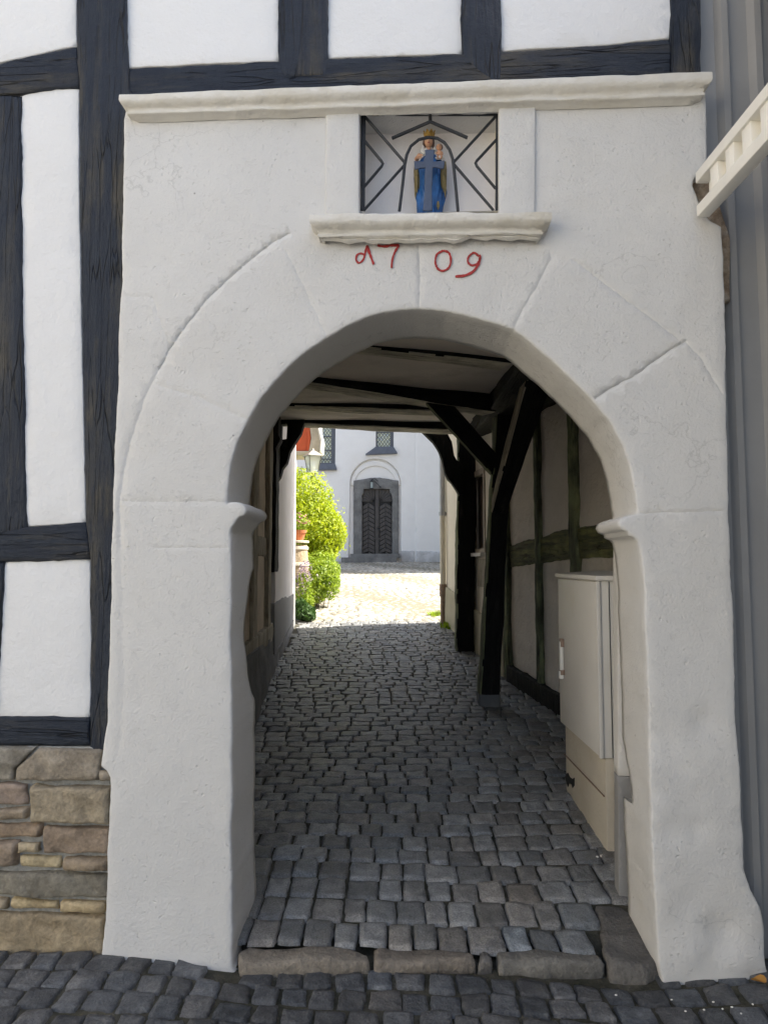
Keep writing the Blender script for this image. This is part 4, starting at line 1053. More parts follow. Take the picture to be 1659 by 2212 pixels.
FB = Fr((xN + .006, yF), (xN + .006, yN))
mark = [(1222, 1672), (1226, 1669), (1230, 1678), (1236, 1682), (1240, 1680), (1240, 1697), (1236, 1703), (1234, 1696), (1229, 1692), (1226, 1700), (1223, 1690), (1220, 1680)]
slab('spray_mark', FB, FB.pl(mark, .006), .0055, .012, BLACKP, base_, sp=.02, es=.006, rr=0, amp=0, jit=.003)

# grey painted foot of the side wall seen behind the right pier
gp_ = thing('grey_wall_foot', (1.22, 3.3, .1), 'smooth grey painted wall foot seen between the cabinet base and the right gate pier', 'wall')
FG = Fr((.9, 3.2), (1.6, 3.14))
slab('lower_part', FG, [FG.P(1335, 1678), FG.P(1420, 1678), FG.P(1420, 2000), (FG.P(1335, 1900)[0], .05)], 0, .08, SMOOTHGREY, gp_, sp=.06, es=.04, rr=.004, amp=.003)
slab('upper_part', FG, [FG.P(1333, 1060), FG.P(1420, 1060), FG.P(1420, 1678), FG.P(1335, 1676)], 0, .08, GATE, gp_, sp=.08, es=.05, rr=.004, amp=.003)

# ================================================================== CREAM HOUSE at the passage end (right)
ch = thing('cream_house', (1.1, 9, .6), 'cream rendered house on the right past the passage posts, with a brown shuttered window', 'house')
win_u0, win_u1 = RC.P(1018, 1100)[0], RC.P(1046, 1100)[0]
wz0 = RC.P(1030, 1186)[1]; wz1 = RC.P(1030, 1030)[1]
slab('wall', RC, rect(0, 3.36, .3, 6.5), 0, .25, CREAMW, ch, holes=[rect(win_u0, win_u1, wz0, wz1)], sp=.2, es=.12, rr=.006, amp=.006)
slab('plinth', RC, [(-.02, .4), (3.36, .3), (3.36, .88), (-.02, RC.P(968, 1265)[1])], -.035, .1, m_plaster('stained_base', (.5, .46, .34), .15, 40, .5, 5, .4, ((.3, .3, .18), .8)), ch, sp=.12, es=.08, rr=.01, amp=.008, jit=.01)
mb = MB()
fbox(mb, RC, win_u0, win_u1, .06, .1, wz0, wz1)
wn_ = mb.build('window', m_plain('brown_shutter', (.17, .135, .11), .6), ch, IDM, False)
mb = MB()
for a, b, c, d in ((win_u0 - .04, win_u1 + .05, wz0 - .05, wz0), (win_u0 - .04, win_u1 + .05, wz1, wz1 + .07), (win_u1, win_u1 + .05, wz0, wz1), (win_u0 - .05, win_u0, wz0, wz1)): fbox(mb, RC, a, b, -.015, .08, c, d)
mb.build('frame', m_plain('taupe_frame', (.42, .36, .28), .6), wn_, IDM, False)
mb = MB(); fbox(mb, RC, win_u0 - .06, win_u1 + .07, -.07, .02, wz0 - .09, wz0 - .05); mb.build('sill', WHITEP, wn_, IDM, False)
# timber corner of the cream house next to the passage wall
mb = MB(); fbox(mb, RC, 2.2, 3.1, -.02, .02, wz0 - .45, wz0 - .12); mb.build('timber_rail', TIM_TAN, ch, IDM, False)
mb = MB()
mb.add([Vector((.93, 10.62, .2)), Vector((7, 10.62, .2)), Vector((7, 3.2, .2)), Vector((2.5, 3.2, .2)), Vector((1.6, 7.4, .2))] + [Vector((.93, 10.62, 7.6)), Vector((7, 10.62, 7.6)), Vector((7, 3.2, 7.6)), Vector((2.5, 3.2, 7.6)), Vector((1.6, 7.4, 7.6))],
       [(0, 1, 6, 5), (1, 2, 7, 6), (2, 3, 8, 7), (3, 4, 9, 8), (5, 6, 7, 8, 9)])
mb.build('body', CREAMW, ch, IDM, False)
mb = MB(); mb.box((4.2, 7, 7.75), (6.8, 8.2, .25)); mb.build('roof', ROOFT, ch, IDM, False)
# downpipe
px0 = at(957, 1325, 10.5)
dp = thing('downpipe', Vector((px0.x, 10.5, zpass(10.5))), 'grey and cream downpipe on the corner of the cream house with a brown cast foot', 'downpipe')
rp_ = .045
zz = lambda y: at(957, y, 10.5).z
mb = MB(); mb.tube([(px0.x, 10.50, zz(1110)), (px0.x, 10.72, 6.0)], rp_ * .95, 14); mb.tube([(px0.x, 10.50, zz(1114)), (px0.x, 10.50, zz(1106))], rp_ * 1.2, 14); mb.build('upper_pipe', ZINC, dp)
mb = MB(); mb.tube([(px0.x, 10.50, zz(1262)), (px0.x, 10.50, zz(1110))], rp_ * .9, 14); mb.build('middle_pipe', PIPEW, dp)
mb = MB(); mb.tube([(px0.x, 10.50, zpass(10.5) - .03), (px0.x, 10.50, zz(1280))], rp_ * .85, 14); mb.tube([(px0.x, 10.50, zz(1288)), (px0.x, 10.50, zz(1262))], rp_ * 1.15, 14); mb.build('cast_foot', PIPEB, dp)

# ================================================================== GREY CLAD BUILDING and white railing (far right)
gc = thing('clad_building', (1.9, 2.8, 0), 'grey building with vertical metal cladding ribs, right of the gateway', 'building')
CV = .10
def gq(px_top, px_bot, v=CV, ytop=-120, ybot=2140): return [FA.P(px_top, ytop, v), FA.P(px_bot, ybot, v)]
def strip(name, xt0, xb0, xt1, xb1, v, mat=GREYCLAD, ytop=-120, ybot=2140, yb_=None):
    pts = [FA.P(xt0, ytop, v), FA.P(xt1, ytop, v), FA.P(xb1, ybot, v), FA.P(xb0, ybot, v)]
    return slab(name, FA, pts, v, v + .06, mat, gc, sp=.3, es=.15, rr=.004, amp=.0005)
strip('cladding_sheet', 1500, 1560, 1950, 2100, CV)
# ribs: trapezoid ribs following the sheet
def rib(x0, x1, wpx, v=CV):
    a = FA.P(x0, -120, v); b = FA.P(x1, 2140, v); w = .03
    vs = []
    for (u, z) in (a, b): vs += [(u, v + .002, z), (u + .022, v - .028, z), (u + .048, v - .028, z), (u + .062, v + .002, z)]
    mb = MB(); mb.add(vs, [(0, 1, 5, 4), (1, 2, 6, 5), (2, 3, 7, 6), (0, 3, 2, 1)]); mb.build('rib', GREYCLAD, gc, FA.M, False)
rib(1533, 1617, 20); rib(1603, 1702, 20); rib(1690, 1800, 20)
mb = MB(); mb.box((4.62, -.3, 2.1), (6.0, 5.7, 4.3)); mb.box((4.6, -.3, 4.3), (6.2, 6.0, .2)); mb.build('shade_block', GREYCLAD, gc, IDM, False)  # unseen block, added and sized to keep the sun off the railing

nh = thing('bounce_house', (-10, -4, 0), 'pale house added outside the view on the left to bounce sunlight onto the gateway', 'house')
mb = MB(); mb.box((-10, -4.6, 3.6), (4, 11, 7.4)); mb.build('wall', CREAMW, nh, IDM, False)  # unseen house, added to bounce warm sunlight into the arch
mb = MB(); mb.add([(-12.3, -10.3, 7.3), (-7.7, -10.3, 7.3), (-10, -10.3, 10), (-12.3, 1.2, 7.3), (-7.7, 1.2, 7.3), (-10, 1.2, 10)], [(0, 1, 2), (3, 5, 4), (1, 4, 5, 2), (0, 2, 5, 3), (0, 3, 4, 1)]); mb.build('roof', ROOFT, nh, IDM, False)
rl = thing('white_railing', (1.24, 2.2, 3.0), 'white painted balcony railing with short uprights, jutting from the grey building', 'railing')
zl0 = at(1520, 472, 2.66).z; zl1 = at(1522, 447, 2.66).z; zu0 = at(1518, 397, 2.66).z; zu1 = at(1518, 374, 2.66).z
mb = MB(); mb.box((1.262, 1.62, (zl0 + zl1) / 2 + .004), (.05, 2.08, .048), 0, None, .004); mb.build('lower_rail', WHITEP, rl)
mb = MB(); mb.box((1.262, 1.62, (zu0 + zu1) / 2), (.05, 2.08, .045), 0, None, .004); mb.build('upper_rail', WHITEP, rl)
mb = MB(); mb.box((1.292, 1.62, (zl1 + zu0) / 2), (.012, 2.06, zu0 - zl1 + .04), 0); mb.build('back_board', WHITEP, rl)
for k in range(17):
    mb = MB(); mb.box((1.266, 2.53 - k * .118, (zl1 + zu0) / 2), (.036, .06, zu0 - zl1 + .012), 0, None, .002); mb.build('upright', WHITEP, rl)

# ================================================================== CHURCH
cu = thing('church', (0, 25.3, 1.6), 'white rendered church with arched portal, across the sunny courtyard', 'church')
def cp(pts, v=0): return CH.pl(pts, v)
def arc(cx, cy, rx, ry, a0, a1, n): return [(cx + rx * math.cos(R(a0 + (a1 - a0) * i / n)), cy - ry * math.sin(R(a0 + (a1 - a0) * i / n))) for i in range(n + 1)]
nich = cp([(753, 1204)] + [(756, 1060)] + arc(811, 1045, 55, 54, 180, 0, 24) + [(866, 1060), (866, 1204)])
inn = cp([(764, 1204)] + arc(811, 1050, 48, 46, 180, 0, 24) + [(859, 1204)])
w1o = cp([(686, 860), (725, 860), (724, 1003), (686, 1004)]); w2o = cp([(812, 860), (851, 860), (850, 968), (812, 968)])
full = [CH.P(330, 1225), CH.P(985, 1225), CH.P(985, 500), CH.P(330, 500)]
slab('wall', CH, full, 0, .5, CHURCHW, cu, holes=[nich, w1o, w2o], sp=.5, es=.12, rr=.03, amp=.01)
slab('portal_recess', CH, nich, .14, .4, CHURCHW, cu, holes=[cp([(764, 1204), (764, 1040), (861, 1040), (861, 1204)])], sp=.3, es=.1, rr=.02, amp=.005)
# shallow moulded band of the arch
slab('arch_band', CH, cp(arc(811, 1047, 54, 53, 180, 0, 24) + arc(811, 1050, 46, 44, 0, 180, 24)), .08, .2, CHURCHW, cu, sp=.2, es=.08, rr=.03, amp=.0)
# wall strip right of the portal stands slightly forward
slab('wall_strip', CH, [CH.P(897, 1222), CH.P(985, 1222), CH.P(985, 500), CH.P(897, 500)], -.12, .1, CHURCHW, cu, sp=.4, es=.2, rr=.02, amp=.006)
slab('plinth', CH, cp([(866, 1190), (894, 1190), (894, 1216), (866, 1216)]), -.06, .1, CHPLINTH, cu, sp=.1, es=.06, rr=.02, amp=.01, jit=.01)
slab('plinth', CH, cp([(898, 1190), (948, 1191), (990, 1191), (990, 1218), (898, 1218)]), -.17, .1, CHPLINTH, cu, sp=.1, es=.06, rr=.02, amp=.01, jit=.01)
# stone portal
portal = cp([(764, 1197), (764, 1038), (800, 1032), (820, 1031), (861, 1038), (861, 1197), (847, 1197), (847, 1073), (845, 1066), (842, 1063), (842, 1056), (786, 1056), (785, 1064), (782, 1070), (782, 1197)])
slab('portal_frame', CH, portal, .05, .45, GREYST, cu, sp=.1, es=.05, rr=.02, amp=.01, jit=.01)
# door with sunburst and chevron boards
dv = .2
door = thing('tmp', (0, 0, 0), '', '')
bpy.data.objects.remove(door)
o = slab('door', CH, cp([(780, 1198), (849, 1198), (849, 1054), (780, 1054)]), dv, dv + .06, DOORD, cu, sp=.3, es=.2, rr=0, amp=0)
doorpart = o
mb = MB()
def plank(mb, pts, v=dv - .02, t=.03):
    q = cp(pts, v); n = len(q); c = Vector((sum(p[0] for p in q) / n, sum(p[1] for p in q) / n))
    q = [tuple(c + (Vector(p) - c) * .97) for p in q]
    qi = [tuple(c + (Vector(p) - c) * .86) for p in q]
    vs = [(x, v + .012, z) for x, z in q] + [(x, v, z) for x, z in qi] + [(x, v + t, z) for x, z in q]
    fs = [tuple(n + i for i in range(n))] + [(i, (i + 1) % n, n + (i + 1) % n, n + i) for i in range(n)] + [(2 * n + i, 2 * n + (i + 1) % n, (i + 1) % n, i) for i in range(n)]
    mb.add(vs, fs)
for (xa, xb, apx, apy) in ((782.5, 809.5, 811, 1084), (819.5, 846.5, 818, 1084)):
    xm = (xa + xb) / 2
    for k in range(12):       # chevrons
        y = 1084 + 2 + k * 9.6
        for (x0, x1, ya, yb) in ((xa, xm, y + 8, y), (xm, xb, y, y + 8)):
            p = [(x0, ya), (x1, yb), (x1, min(yb + 8.8, 1196)), (x0, min(ya + 8.8, 1196))]
            if p[0][1] < 1195: plank(mb, p)
    # fan
    n = 6; fx = xb if xa < 800 else xa
    for k in range(n):
        a0 = R(90 / n * k); a1 = R(90 / n * (k + 1)); sgn = -1 if xa < 800 else 1
        def edge(a):
            w_, h_ = 27, 27; c_, s_ = math.cos(a), math.sin(a); t = min(w_ / max(c_, 1e-6), h_ / max(s_, 1e-6)); return (fx + sgn * c_ * t, 1083.5 - s_ * t)
        e0, e1 = edge(a0), edge(a1); pts = [(fx + sgn * 2 * math.cos(a0), 1083.5 - 2 * math.sin(a0)), e0] + ([(fx + sgn * 27, 1056.5)] if (a0 < R(45) - 1e-4 < a1 - 2e-4) else []) + [e1]
        plank(mb, pts)
mb.build('boards', DOORP, doorpart, CH.M, False)
mb = MB()
def cbox(mb, x0, x1, y0, y1, v0, v1):
    a = CH.P(x0, y1, v0); b = CH.P(x1, y0, v0); fbox_l(mb, a[0], b[0], v0, v1, a[1], b[1])
def fbox_l(mb, u0, u1, v0, v1, w0, w1, mi=0):
    vs = [(u, v, w) for u in (u0, u1) for v in (v0, v1) for w in (w0, w1)]
    mb.add(vs, [(0, 1, 3, 2), (4, 6, 7, 5), (0, 4, 5, 1), (2, 3, 7, 6), (0, 2, 6, 4), (1, 5, 7, 3)], mi)
cbox(mb, 810.5, 818.5, 1057, 1197, dv - .05, dv); cbox(mb, 811, 818, 1075, 1077, dv - .07, dv); cbox(mb, 809.5, 820, 1162, 1165, dv - .07, dv); cbox(mb, 817, 818, 1134, 1162, dv - .08, dv)
mb.build('cover_strip', DOORP, doorpart, CH.M, False)
mb = MB(); q = CH.P(818, 1141, dv - .09); mb.tube([(q[0] - .03, dv - .08, q[1] + .05), (q[0] - .05, dv - .1, q[1]), (q[0] - .01, dv - .1, q[1] - .06), (q[0] + .05, dv - .1, q[1] - .03)], .012, 8); mb.build('handle', IRON, doorpart, CH.M)
# steps
mb = MB(); cbox(mb, 757, 864, 1196, 1205, -.25, .3); mb.build('upper_step', GREYST, cu, CH.M, False)
mb = MB(); cbox(mb, 737, 857, 1204.2, 1222, -.6, .3); mb.build('lower_step', GREYST, cu, CH.M, False)
# windows
def window(x0, x1, y0, y1, bars_y, sill):
    a = CH.P(x0, y1, .2); b = CH.P(x1, y0, .2)
    mb = MB(); fbox_l(mb, a[0], b[0], .2, .24, a[1], b[1]); g = mb.build('window', LEADED, cu, CH.M, False)
    mb = MB()
    for yy in bars_y: q = CH.P(x0, yy, .18)[1]; fbox_l(mb, a[0], b[0], .165, .2, q - .018, q + .018)
    fbox_l(mb, a[0], a[0] + .05, .16, .2, a[1], b[1]); fbox_l(mb, b[0] - .14, b[0], .15, .2, a[1], b[1]); fbox_l(mb, a[0], b[0], .16, .2, a[1], a[1] + .05)
    mb.build('frame', SLATE, g, CH.M, False)
    pts = cp(sill, -.05); vs = []; 
    zt_, zb_ = pts[0][1], pts[2][1]
    vs = [(pts[0][0], -.01, pts[0][1] + .03), (pts[1][0], -.01, pts[1][1] + .03), (pts[2][0], -.12, pts[2][1]), (pts[3][0], -.12, pts[3][1]), (pts[2][0], -.12, pts[2][1] - .04), (pts[3][0], -.12, pts[3][1] - .04), (pts[2][0], .1, pts[2][1] - .04), (pts[3][0], .1, pts[3][1] - .04)]
    mb = MB(); mb.add(vs, [(0, 1, 2, 3), (3, 2, 4, 5), (5, 4, 6, 7), (0, 3, 5, 7), (1, 2, 4, 6)]); mb.build('sill', SLATE, g, CH.M, False)
window(686, 725, 860, 1003, (943, 973, 992), [(686, 1003), (724, 1003), (728, 1013), (664, 1014)])
window(812, 851, 860, 968, (934,), [(812, 966), (850, 966), (858, 978), (790, 981)])
mb = MB(); mb.box((-3, 30, 6), (16, 8.4, 9.6)); mb.build('nave', CHURCHW, cu, IDM, False)
mb = MB(); mb.box((6.4, 24.2, 5.5), (8.0, 8.4, 9)); mb.build('shadow_wing', CHURCHW, cu, IDM, False)  # unseen wing, added to cast the shadow strip before the church
mb = MB(); mb.add([(-11, 25, 10.5), (11, 25, 10.5), (11, 30, 16), (-11, 30, 16), (-11, 35, 10.5), (11, 35, 10.5)], [(0, 1, 2, 3), (3, 2, 5, 4)]); mb.build('roof', SLATE, cu, IDM, False)
# portal lamp on its bracket
q0 = CH.P(803, 1055, -.15); q1 = CH.P(803, 1034, -.15); q2 = CH.P(822, 1052, 0)
pl_ = thing('portal_lamp', CH.W(q0[0], -.15, q0[1]), 'slim glass lantern on an iron bracket above the church door', 'lamp')
mb = MB(); 
for dx in (-.05, .05):
    for dy in (-.05, .05): mb.tube([(q0[0] + dx, -.15 + dy, q0[1]), (q0[0] + dx, -.15 + dy, q0[1] + .24)], .007, 6)
mb.box((q0[0], -.15, q0[1] + .25), (.14, .14, .02)); mb.box((q0[0], -.15, q0[1]), (.13, .13, .02)); mb.lathe([(.07, 0), (.02, .06), (.015, .1)], (q0[0], -.15, q0[1] + .25), 10)
mb.build('cage', IRON, pl_, CH.M)
mb = MB(); mb.box((q0[0], -.15, q0[1] + .12), (.09, .09, .22)); mb.build('glass', m_plain('pale_lamp_glass', (.35, .42, .42), .15), pl_, CH.M)
mb = MB(); mb.tube([(q0[0], -.15, q0[1] + .34), (q0[0] + .1, -.12, q0[1] + .36), (q0[0] + .22, .02, q0[1] + .3)], .012, 8); mb.tube([(q0[0] + .02, -.15, q0[1] + .34), (q2[0], .04, q2[1])], .010, 8); mb.ball((q2[0], .02, q2[1]), .025, .025, .025, 8); mb.build('arm', IRON, pl_, CH.M)

# ================================================================== COURTYARD THINGS
def leaves(cells_, n, size, seed, flat=.0):
    """cells_: list of (center, radii, weight); leaves sit near the surface and inside"""
    r_ = np.random.default_rng(seed); vs = []; fs = []
    W = np.array([c[2] for c in cells_], float); W /= W.sum()
    idx = r_.choice(len(cells_), n, p=W)
    for i in idx:
        c, rad, _ = cells_[i]
        d = r_.normal(size=3); d /= np.linalg.norm(d)
        t = r_.uniform(.55, 1.02) ** .5
        lump = 1 + .13 * noise.noise(Vector(d * 3.1) + Vector((seed, i, 0))) + .10 * noise.noise(Vector(d * 8) + Vector((seed, i, 0)))
        p = np.array(c) + d * np.array(rad) * t * lump
        nrm = d + r_.normal(size=3) * .6; nrm /= np.linalg.norm(nrm)
        a = np.cross(nrm, r_.normal(size=3)); a /= np.linalg.norm(a); b = np.cross(nrm, a)
        s = size * r_.uniform(.6, 1.4); L = s * 1.3
        q = [p - a * L, p - b * s * .5 + nrm * s * .12, p + a * L, p + b * s * .5 + nrm * s * .12]
        k = len(vs); vs += [tuple(x) for x in q]; fs.append((k, k + 1, k + 2, k + 3))
    return vs, fs
Yb = 13.2
def el(px, py, Y, rx, ry, rz, w):
    p = at(px, py, Y); s = Y / FPX; return ((p.x, p.y, p.z), (rx * s, ry, rz * s), w)
tr = thing('small_tree', (at(655, 1200, Yb).x, Yb, zpass(Yb)), 'bright yellow-green round-headed small tree beside the left house', 'tree')
cl = [el(640, 1092, Yb, 82, .75, 84, 3), el(668, 1140, Yb - .1, 74, .7, 66, 3), el(690, 1165, Yb, 55, .6, 42, 1.5), el(600, 1110, Yb + .2, 90, .8, 90, 2), el(655, 1175, Yb - .2, 50, .5, 38, 1), el(705, 1150, Yb, 44, .5, 50, 1.2), el(690, 1195, Yb - .2, 40, .4, 26, .8), el(672, 1130, Yb, 84, .8, 76, .12), el(700, 1170, Yb, 54, .6, 50, .10)]
vs, fs = leaves(cl, 24000, .029, 3)
mkobj('crown', vs, fs, LEAF1, tr, IDM, False, None, False)
mb = MB(); bx = at(650, 1200, Yb); z0 = zpass(Yb)
mb.tube([(bx.x, Yb, z0 - .05), (bx.x + .02, Yb, z0 + .5), (bx.x, Yb, z0 + 1.0), (bx.x - .04, Yb, z0 + 1.7)], [.07, .06, .05, .02], 10)
for k in range(7):
    a = k * .9; mb.tube([(bx.x, Yb, z0 + .8 + k * .08), (bx.x + .35 * math.cos(a), Yb + .35 * math.sin(a), z0 + 1.2 + k * .1), (bx.x + .6 * math.cos(a), Yb + .6 * math.sin(a), z0 + 1.6 + k * .08)], [.03, .02, .008], 6)
mb.build('trunk', BARK, tr)
# leafy shrub below the tree
Ys = 12.2; sb = thing('leafy_shrub', (at(690, 1300, Ys).x, Ys, zpass(Ys)), 'sprawling yellow-green leafy shrub at the foot of the small tree', 'shrub')
cl = [el(690, 1245, Ys, 42, .4, 40, 3), el(672, 1278, Ys - .1, 36, .35, 30, 2), el(712, 1262, Ys, 24, .3, 34, 1.2), el(660, 1225, Ys + .2, 30, .4, 30, 1), el(722, 1235, Ys + .2, 14, .25, 22, .6), el(690, 1215, Ys + .3, 36, .35, 26, 1)]
vs, fs = leaves(cl, 7000, .024, 5); mkobj('foliage', vs, fs, LEAF2, sb, IDM, False, None, False)
mb = MB()
for k in range(22):
    a = random.uniform(0, 6.28); r_ = random.uniform(.02, .2); x, y = at(685, 1300, Ys).x + r_ * math.cos(a), Ys + r_ * math.sin(a)
    mb.tube([(x, y, zpass(y) - .02), (x + .3 * r_ * math.cos(a), y, zpass(y) + .25), (x + r_ * math.cos(a) * 1.6, y + r_ * math.sin(a), zpass(y) + random.uniform(.4, .7))], [.006, .005, .002], 5)
mb.build('stems', BARK, sb)
Yc = 11.35; fl = thing('flowering_plant', (at(655, 1320, Yc).x, Yc, zpass(Yc)), 'mauve-flowered columbine against the corner of the white house', 'plant')
cl = [el(655, 1250, Yc, 17, .15, 26, 2), el(662, 1225, Yc, 14, .12, 16, 1), el(648, 1272, Yc, 12, .12, 16, 1)]
vs, fs = leaves(cl, 300, .02, 8); mkobj('flowers', vs, fs, PETAL, fl, IDM, False, None, False)
cl = [el(656, 1270, Yc, 20, .15, 34, 2), el(660, 1300, Yc, 20, .2, 16, 1)]
vs, fs = leaves(cl, 900, .02, 9); mkobj('foliage', vs, fs, LEAF2, fl, IDM, False, None, False)
mb = MB()
for k in range(14):
    x = at(655, 1300, Yc).x + random.uniform(-.05, .05); y = Yc + random.uniform(-.1, .1); mb.tube([(x, y, zpass(y)), (x + random.uniform(-.08, .08), y, zpass(y) + random.uniform(.4, .85))], [.005, .002], 5)
mb.build('stems', LEAF3, fl)
Yd = 10.95; gcv = thing('ground_ivy', (at(655, 1335, Yd).x, Yd, zpass(Yd)), 'low dark green leafy clump at the foot of the white house corner', 'plant')
cl = [el(656, 1322, Yd, 25, .2, 17, 2), el(648, 1308, Yd, 15, .15, 14, 1), el(668, 1330, Yd - .1, 14, .15, 9, 1)]
vs, fs = leaves(cl, 1500, .034, 11); mkobj('foliage', vs, fs, LEAF3, gcv, IDM, False, None, False)
mb = MB(); mb.tube([(at(655, 1335, Yd).x, Yd, zpass(Yd) - .02), (at(655, 1335, Yd).x, Yd, zpass(Yd) + .15)], .008, 6); mb.build('stems', LEAF3, gcv)
# barrel with flower pot
Ybr = 11.9; bc = at(637, 1230, Ybr); zb_ = zpass(Ybr); zt_ = at(650, 1172, Ybr - .3).z
br = thing('wooden_barrel', (bc.x, Ybr, zb_), 'old oak barrel with pale hoops and a flat lid by the white house corner', 'barrel')
Hb = zt_ - zb_; rb = at(668, 1230, Ybr).x - bc.x
mb = MB(); mb.lathe([(rb * .82, 0), (rb * .93, Hb * .2), (rb, Hb * .45), (rb * .98, Hb * .6), (rb * .86, Hb * .95), (rb * .84, Hb * .97)], (bc.x, Ybr, zb_), 32); mb.build('staves', OAK, br)
for t, rr2 in ((.12, .905), (.30, .985), (.66, .985), (.9, .90)):
    mb = MB(); mb.lathe([(rb * rr2 + .004, Hb * t), (rb * rr2 + .012, Hb * t + .004), (rb * rr2 + .010, Hb * t + .045), (rb * rr2 + .002, Hb * t + .05)], (bc.x, Ybr, zb_), 32); mb.build('hoop', PIPEW, br)
mb = MB(); mb.lathe([(rb * .9, Hb), (rb * .98, Hb + .005), (rb * .98, Hb + .035), (rb * .95, Hb + .04)], (bc.x, Ybr, zb_), 32); mb.build('lid', BEIGETR, br)
pt = thing('flower_pot', (bc.x + .06, Ybr, zb_ + Hb + .04), 'terracotta pot of pink and green plants standing on the barrel', 'flower pot')
mb = MB(); mb.lathe([(.08, 0), (.12, .13), (.135, .135), (.14, .18), (.12, .18), (.11, .15)], (bc.x + .06, Ybr, zb_ + Hb + .04), 24); mb.build('pot', TERRA, pt)
vs, fs = leaves([((bc.x + .06, Ybr, zb_ + Hb + .34), (.17, .17, .16), 1)], 500, .02, 13); mkobj('foliage', vs, fs, LEAF2, pt, IDM, False, None, False)
vs, fs = leaves([((bc.x + .09, Ybr - .05, zb_ + Hb + .40), (.16, .14, .12), 1)], 60, .022, 14); mkobj('blossom', vs, fs, m_leaf('pink_petal', (.55, .2, .25), (.7, .35, .35), .3), pt, IDM, False, None, False)
# lantern on a post
Yl = 13.35; lp = at(676, 1005, Yl)
la = thing('street_lantern', (lp.x, Yl, zpass(Yl)), 'four-sided glass lantern on a post, rising in front of the small tree', 'lamp')
s_ = Yl / FPX; zc_ = at(676, 1022, Yl).z; ze = at(676, 985, Yl).z; zr = at(676, 974, Yl).z; Rm = Matrix.Rotation(R(28), 3, 'Z')
def sqring(r_, z): return [Vector((lp.x, Yl, z)) + Rm @ Vector((sx * r_, sy * r_, 0)) for sx, sy in ((-1, -1), (1, -1), (1, 1), (-1, 1))]
mb = MB(); lo, hi = sqring(8.5 * s_, zc_), sqring(14 * s_, ze)
for a, b in zip(lo, hi): mb.tube([a, b], .008, 6)
for ring in (lo, hi):
    for i in range(4): mb.tube([ring[i], ring[(i + 1) % 4]], .009, 6)
mb.build('frame', m_plain('grey_lamp_metal', (.10, .10, .09), .4, .3), la)
g0, g1_ = sqring(8.0 * s_, zc_ + .01), sqring(13.4 * s_, ze - .005); mb = MB(); mb.add(g0 + g1_, [(i, (i + 1) % 4, 4 + (i + 1) % 4, 4 + i) for i in range(4)]); mb.build('glass', LGLASS, la, IDM, False)
r0, r1 = sqring(17 * s_, ze), sqring(4 * s_, zr); rt = sqring(17 * s_, ze - .012); mb = MB(); mb.add(rt + r0 + r1, [(i, (i + 1) % 4, 4 + (i + 1) % 4, 4 + i) for i in range(4)] + [(4 + i, 4 + (i + 1) % 4, 8 + (i + 1) % 4, 8 + i) for i in range(4)] + [(8, 9, 10, 11), (0, 3, 2, 1)]); mb.lathe([(.03, 0), (.02, .03), (.005, .05)], (lp.x, Yl, zr), 10); mb.build('roof', m_plain('pale_lamp_roof', (.30, .29, .25), .4, .2), la, IDM, False)
mb = MB(); mb.tube([(lp.x, Yl, zc_), (lp.x, Yl, zc_ + .12)], .025, 10); mb.build('bulb', WHITEP, la)
mb = MB(); mb.lathe([(.02, -.12), (.03, -.06), (.055, -.02), (.06, 0)], (lp.x, Yl, zc_), 14); mb.tube([(lp.x, Yl, zpass(Yl) - .05), (lp.x, Yl, zc_ - .1)], .025, 10); mb.build('post', m_plain('grey_post_metal', (.3, .3, .27), .4, .3), la)
# orange gable board of the next roof
FO = Fr((0, 13.8), (1, 13.8))
ev = thing('roof_gable', at(660, 950, 13.8), 'sunlit orange gable board with beige fascia, jutting out above the lantern', 'roof')
slab('orange_board', FO, FO.pl([(560, 860), (668, 860), (664, 905), (670, 945), (667, 974), (600, 974)]), 0, .4, ORANGE, ev, sp=.1, es=.06, rr=.01, amp=.003, back=True)
slab('cover_lath', FO, FO.pl([(662, 900), (667, 900), (672, 945), (669, 977), (664, 977), (666, 945)]), -.04, .01, ORANGE, ev, sp=.1, es=.05, rr=.006, amp=0)
slab('fascia', FO, FO.pl([(672, 860), (687, 860), (689, 930), (693, 950), (692, 970), (689, 985), (600, 986), (600, 975), (668, 975), (673, 948), (668, 905)]), -.06, .5, BEIGETR, ev, sp=.1, es=.06, rr=.01, amp=.004, back=True)
slab('gutter', FO, FO.pl([(685, 860), (690, 860), (692, 930), (697, 950), (695, 975), (691, 980), (693, 955), (688, 932)]), -.10, .5, WHITEP, ev, sp=.1, es=.05, rr=.01, amp=0, back=True)
# weeds along the foot of the cream house
for (px_, py_, n, h, w, lab) in ((940, 1328, 260, .07, .12, 'small green weed tuft at the foot of the downpipe'), (972, 1355, 420, .10, .15, 'larger grassy weed tuft beside the farther black post')):
    g = ground(px_, py_); n = int(n * .6); wd = thing('weed_tuft', g, lab, 'weed', 'weeds along the cream house')
    vs = []; fs = []
    for k in range(n):
        a = random.uniform(0, 6.28); r_ = random.uniform(0, w); x, y = g.x + r_ * math.cos(a), g.y + r_ * math.sin(a) * 1.3; hh = h * random.uniform(.3, 1) ; d = Vector((math.cos(a), math.sin(a), 0)) * hh * .5; s = Vector((-math.sin(a), math.cos(a), 0)) * .006
        b0 = Vector((x, y, zpass(y) - .01)); i = len(vs); vs += [b0 - s, b0 + s, b0 + d * .5 + Vector((0, 0, hh * .8)) + s * 1.6, b0 + d + Vector((0, 0, hh))]; fs.append((i, i + 1, i + 2, i + 3))
    mkobj('foliage', vs, fs, LEAF2, wd, IDM, False, None, False)
g = ground(982, 1345); wd = thing('tall_weed', g, 'single tall thin weed against the stained base of the cream house', 'weed', 'weeds along the cream house')
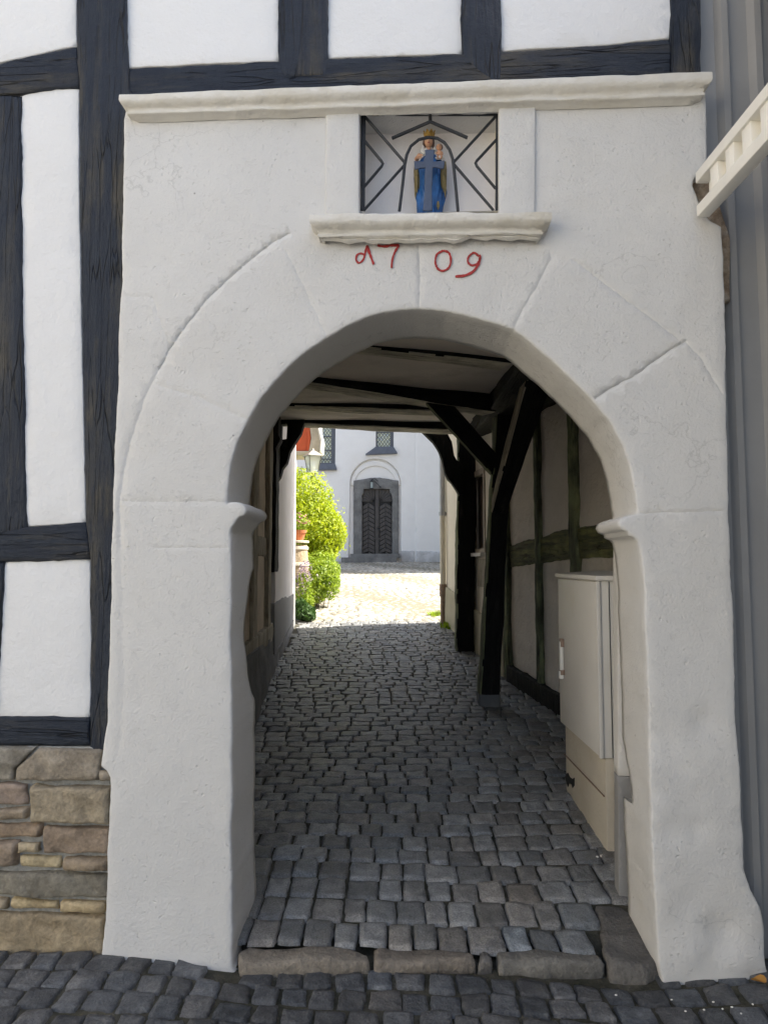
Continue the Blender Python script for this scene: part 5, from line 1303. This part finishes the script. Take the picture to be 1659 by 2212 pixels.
mb = MB(); mb.tube([g, g + Vector((-.03, 0, .3)), g + Vector((-.06, 0, .62))], [.006, .005, .002], 6)
for k in range(7):
    z = .15 + k * .07; s = 1 if k % 2 else -1; b0 = g + Vector((-.015 - k * .006, 0, z)); mb.add([b0, b0 + Vector((s * .04, 0, .03)), b0 + Vector((s * .09, 0, .05)), b0 + Vector((s * .04, 0, .015))], [(0, 1, 2, 3)])
mb.build('stalk', LEAF2, wd)
# small things on the street
g = ground(1638, 2128)
vs = []; fs = []
mb = MB(); n = 12
for k in range(n):
    a = 2 * math.pi * k / n; mb.v.append((g.x + .028 * math.cos(a), g.y + .016 * math.sin(a), g.z + .022 + .008 * math.sin(a * 2)))
mb.v.append((g.x, g.y, g.z + .012)); mb.f = [(k, (k + 1) % n, n) for k in range(n)]; mb.m = [0] * n
tag(mb.build('fallen_leaf', m_leaf('orange_leaf', (.45, .2, .03), (.55, .28, .05), .2)), 'curled orange fallen leaf at the foot of the right gate pier', 'leaf')
spots = [(1300, 1850), (1290, 1853), (1296, 1836), (1540, 2165), (1560, 2180), (1580, 2176), (1520, 2182), (1600, 2190), (1480, 2185), (1625, 2170), (1450, 2160), (1330, 2150)]
for i, (x, y) in enumerate(spots):
    g = ground(x, y); mb = MB(); r_ = .010 if i < 3 else .004
    mb.ball((g.x, g.y, g.z + r_ * .3), r_ * random.uniform(.8, 1.4), r_ * random.uniform(.7, 1.1), r_ * .6, 6, 0, lambda d: 1 + .2 * noise.noise(d * 2))
    o = mb.build('pebble', WHITEP)
    if i < 3: tag(o, 'pale pebble lying against the corner of the cabinet base', 'pebble', 'pale pebbles by the cabinet base')
    else: tag(o, 'tiny pale speck of grit on the street cobbles near the right pier', 'pebble', 'pale grit on the street')

# ================================================================== LIGHT
SUN_EL, SUN_AZ = R(50), R(81)        # azimuth clockwise from +Y (north of the sky texture)
sd = bpy.data.lights.new('sun', 'SUN'); sd.energy = 5.0; sd.angle = R(.55); sd.color = (1, .93, .82)
so = bpy.data.objects.new('sun', sd); COL.objects.link(so)
dirv = Vector((math.sin(SUN_AZ) * math.cos(SUN_EL), math.cos(SUN_AZ) * math.cos(SUN_EL), math.sin(SUN_EL)))
so.rotation_euler = dirv.to_track_quat('Z', 'Y').to_euler()
w = bpy.data.worlds.new('World'); scn.world = w; w.use_nodes = True
nt = w.node_tree; bg = nt.nodes['Background']; sk = nt.nodes.new('ShaderNodeTexSky'); sk.sky_type = 'NISHITA'; sk.sun_disc = False
sk.sun_elevation = SUN_EL; sk.sun_rotation = SUN_AZ; sk.air_density = 1.0; sk.dust_density = 2.5; sk.ozone_density = 1.0
hs = nt.nodes.new('ShaderNodeHueSaturation'); hs.inputs['Saturation'].default_value = .7; nt.links.new(sk.outputs[0], hs.inputs['Color']); nt.links.new(hs.outputs[0], bg.inputs[0]); bg.inputs[1].default_value = .13
scn.view_settings.view_transform = 'Standard'; scn.view_settings.look = 'None'; scn.view_settings.gamma = 1
scn.view_settings.exposure = 1.57
scn.render.engine = 'CYCLES'
scn.cycles.max_bounces = 10; scn.cycles.diffuse_bounces = 8
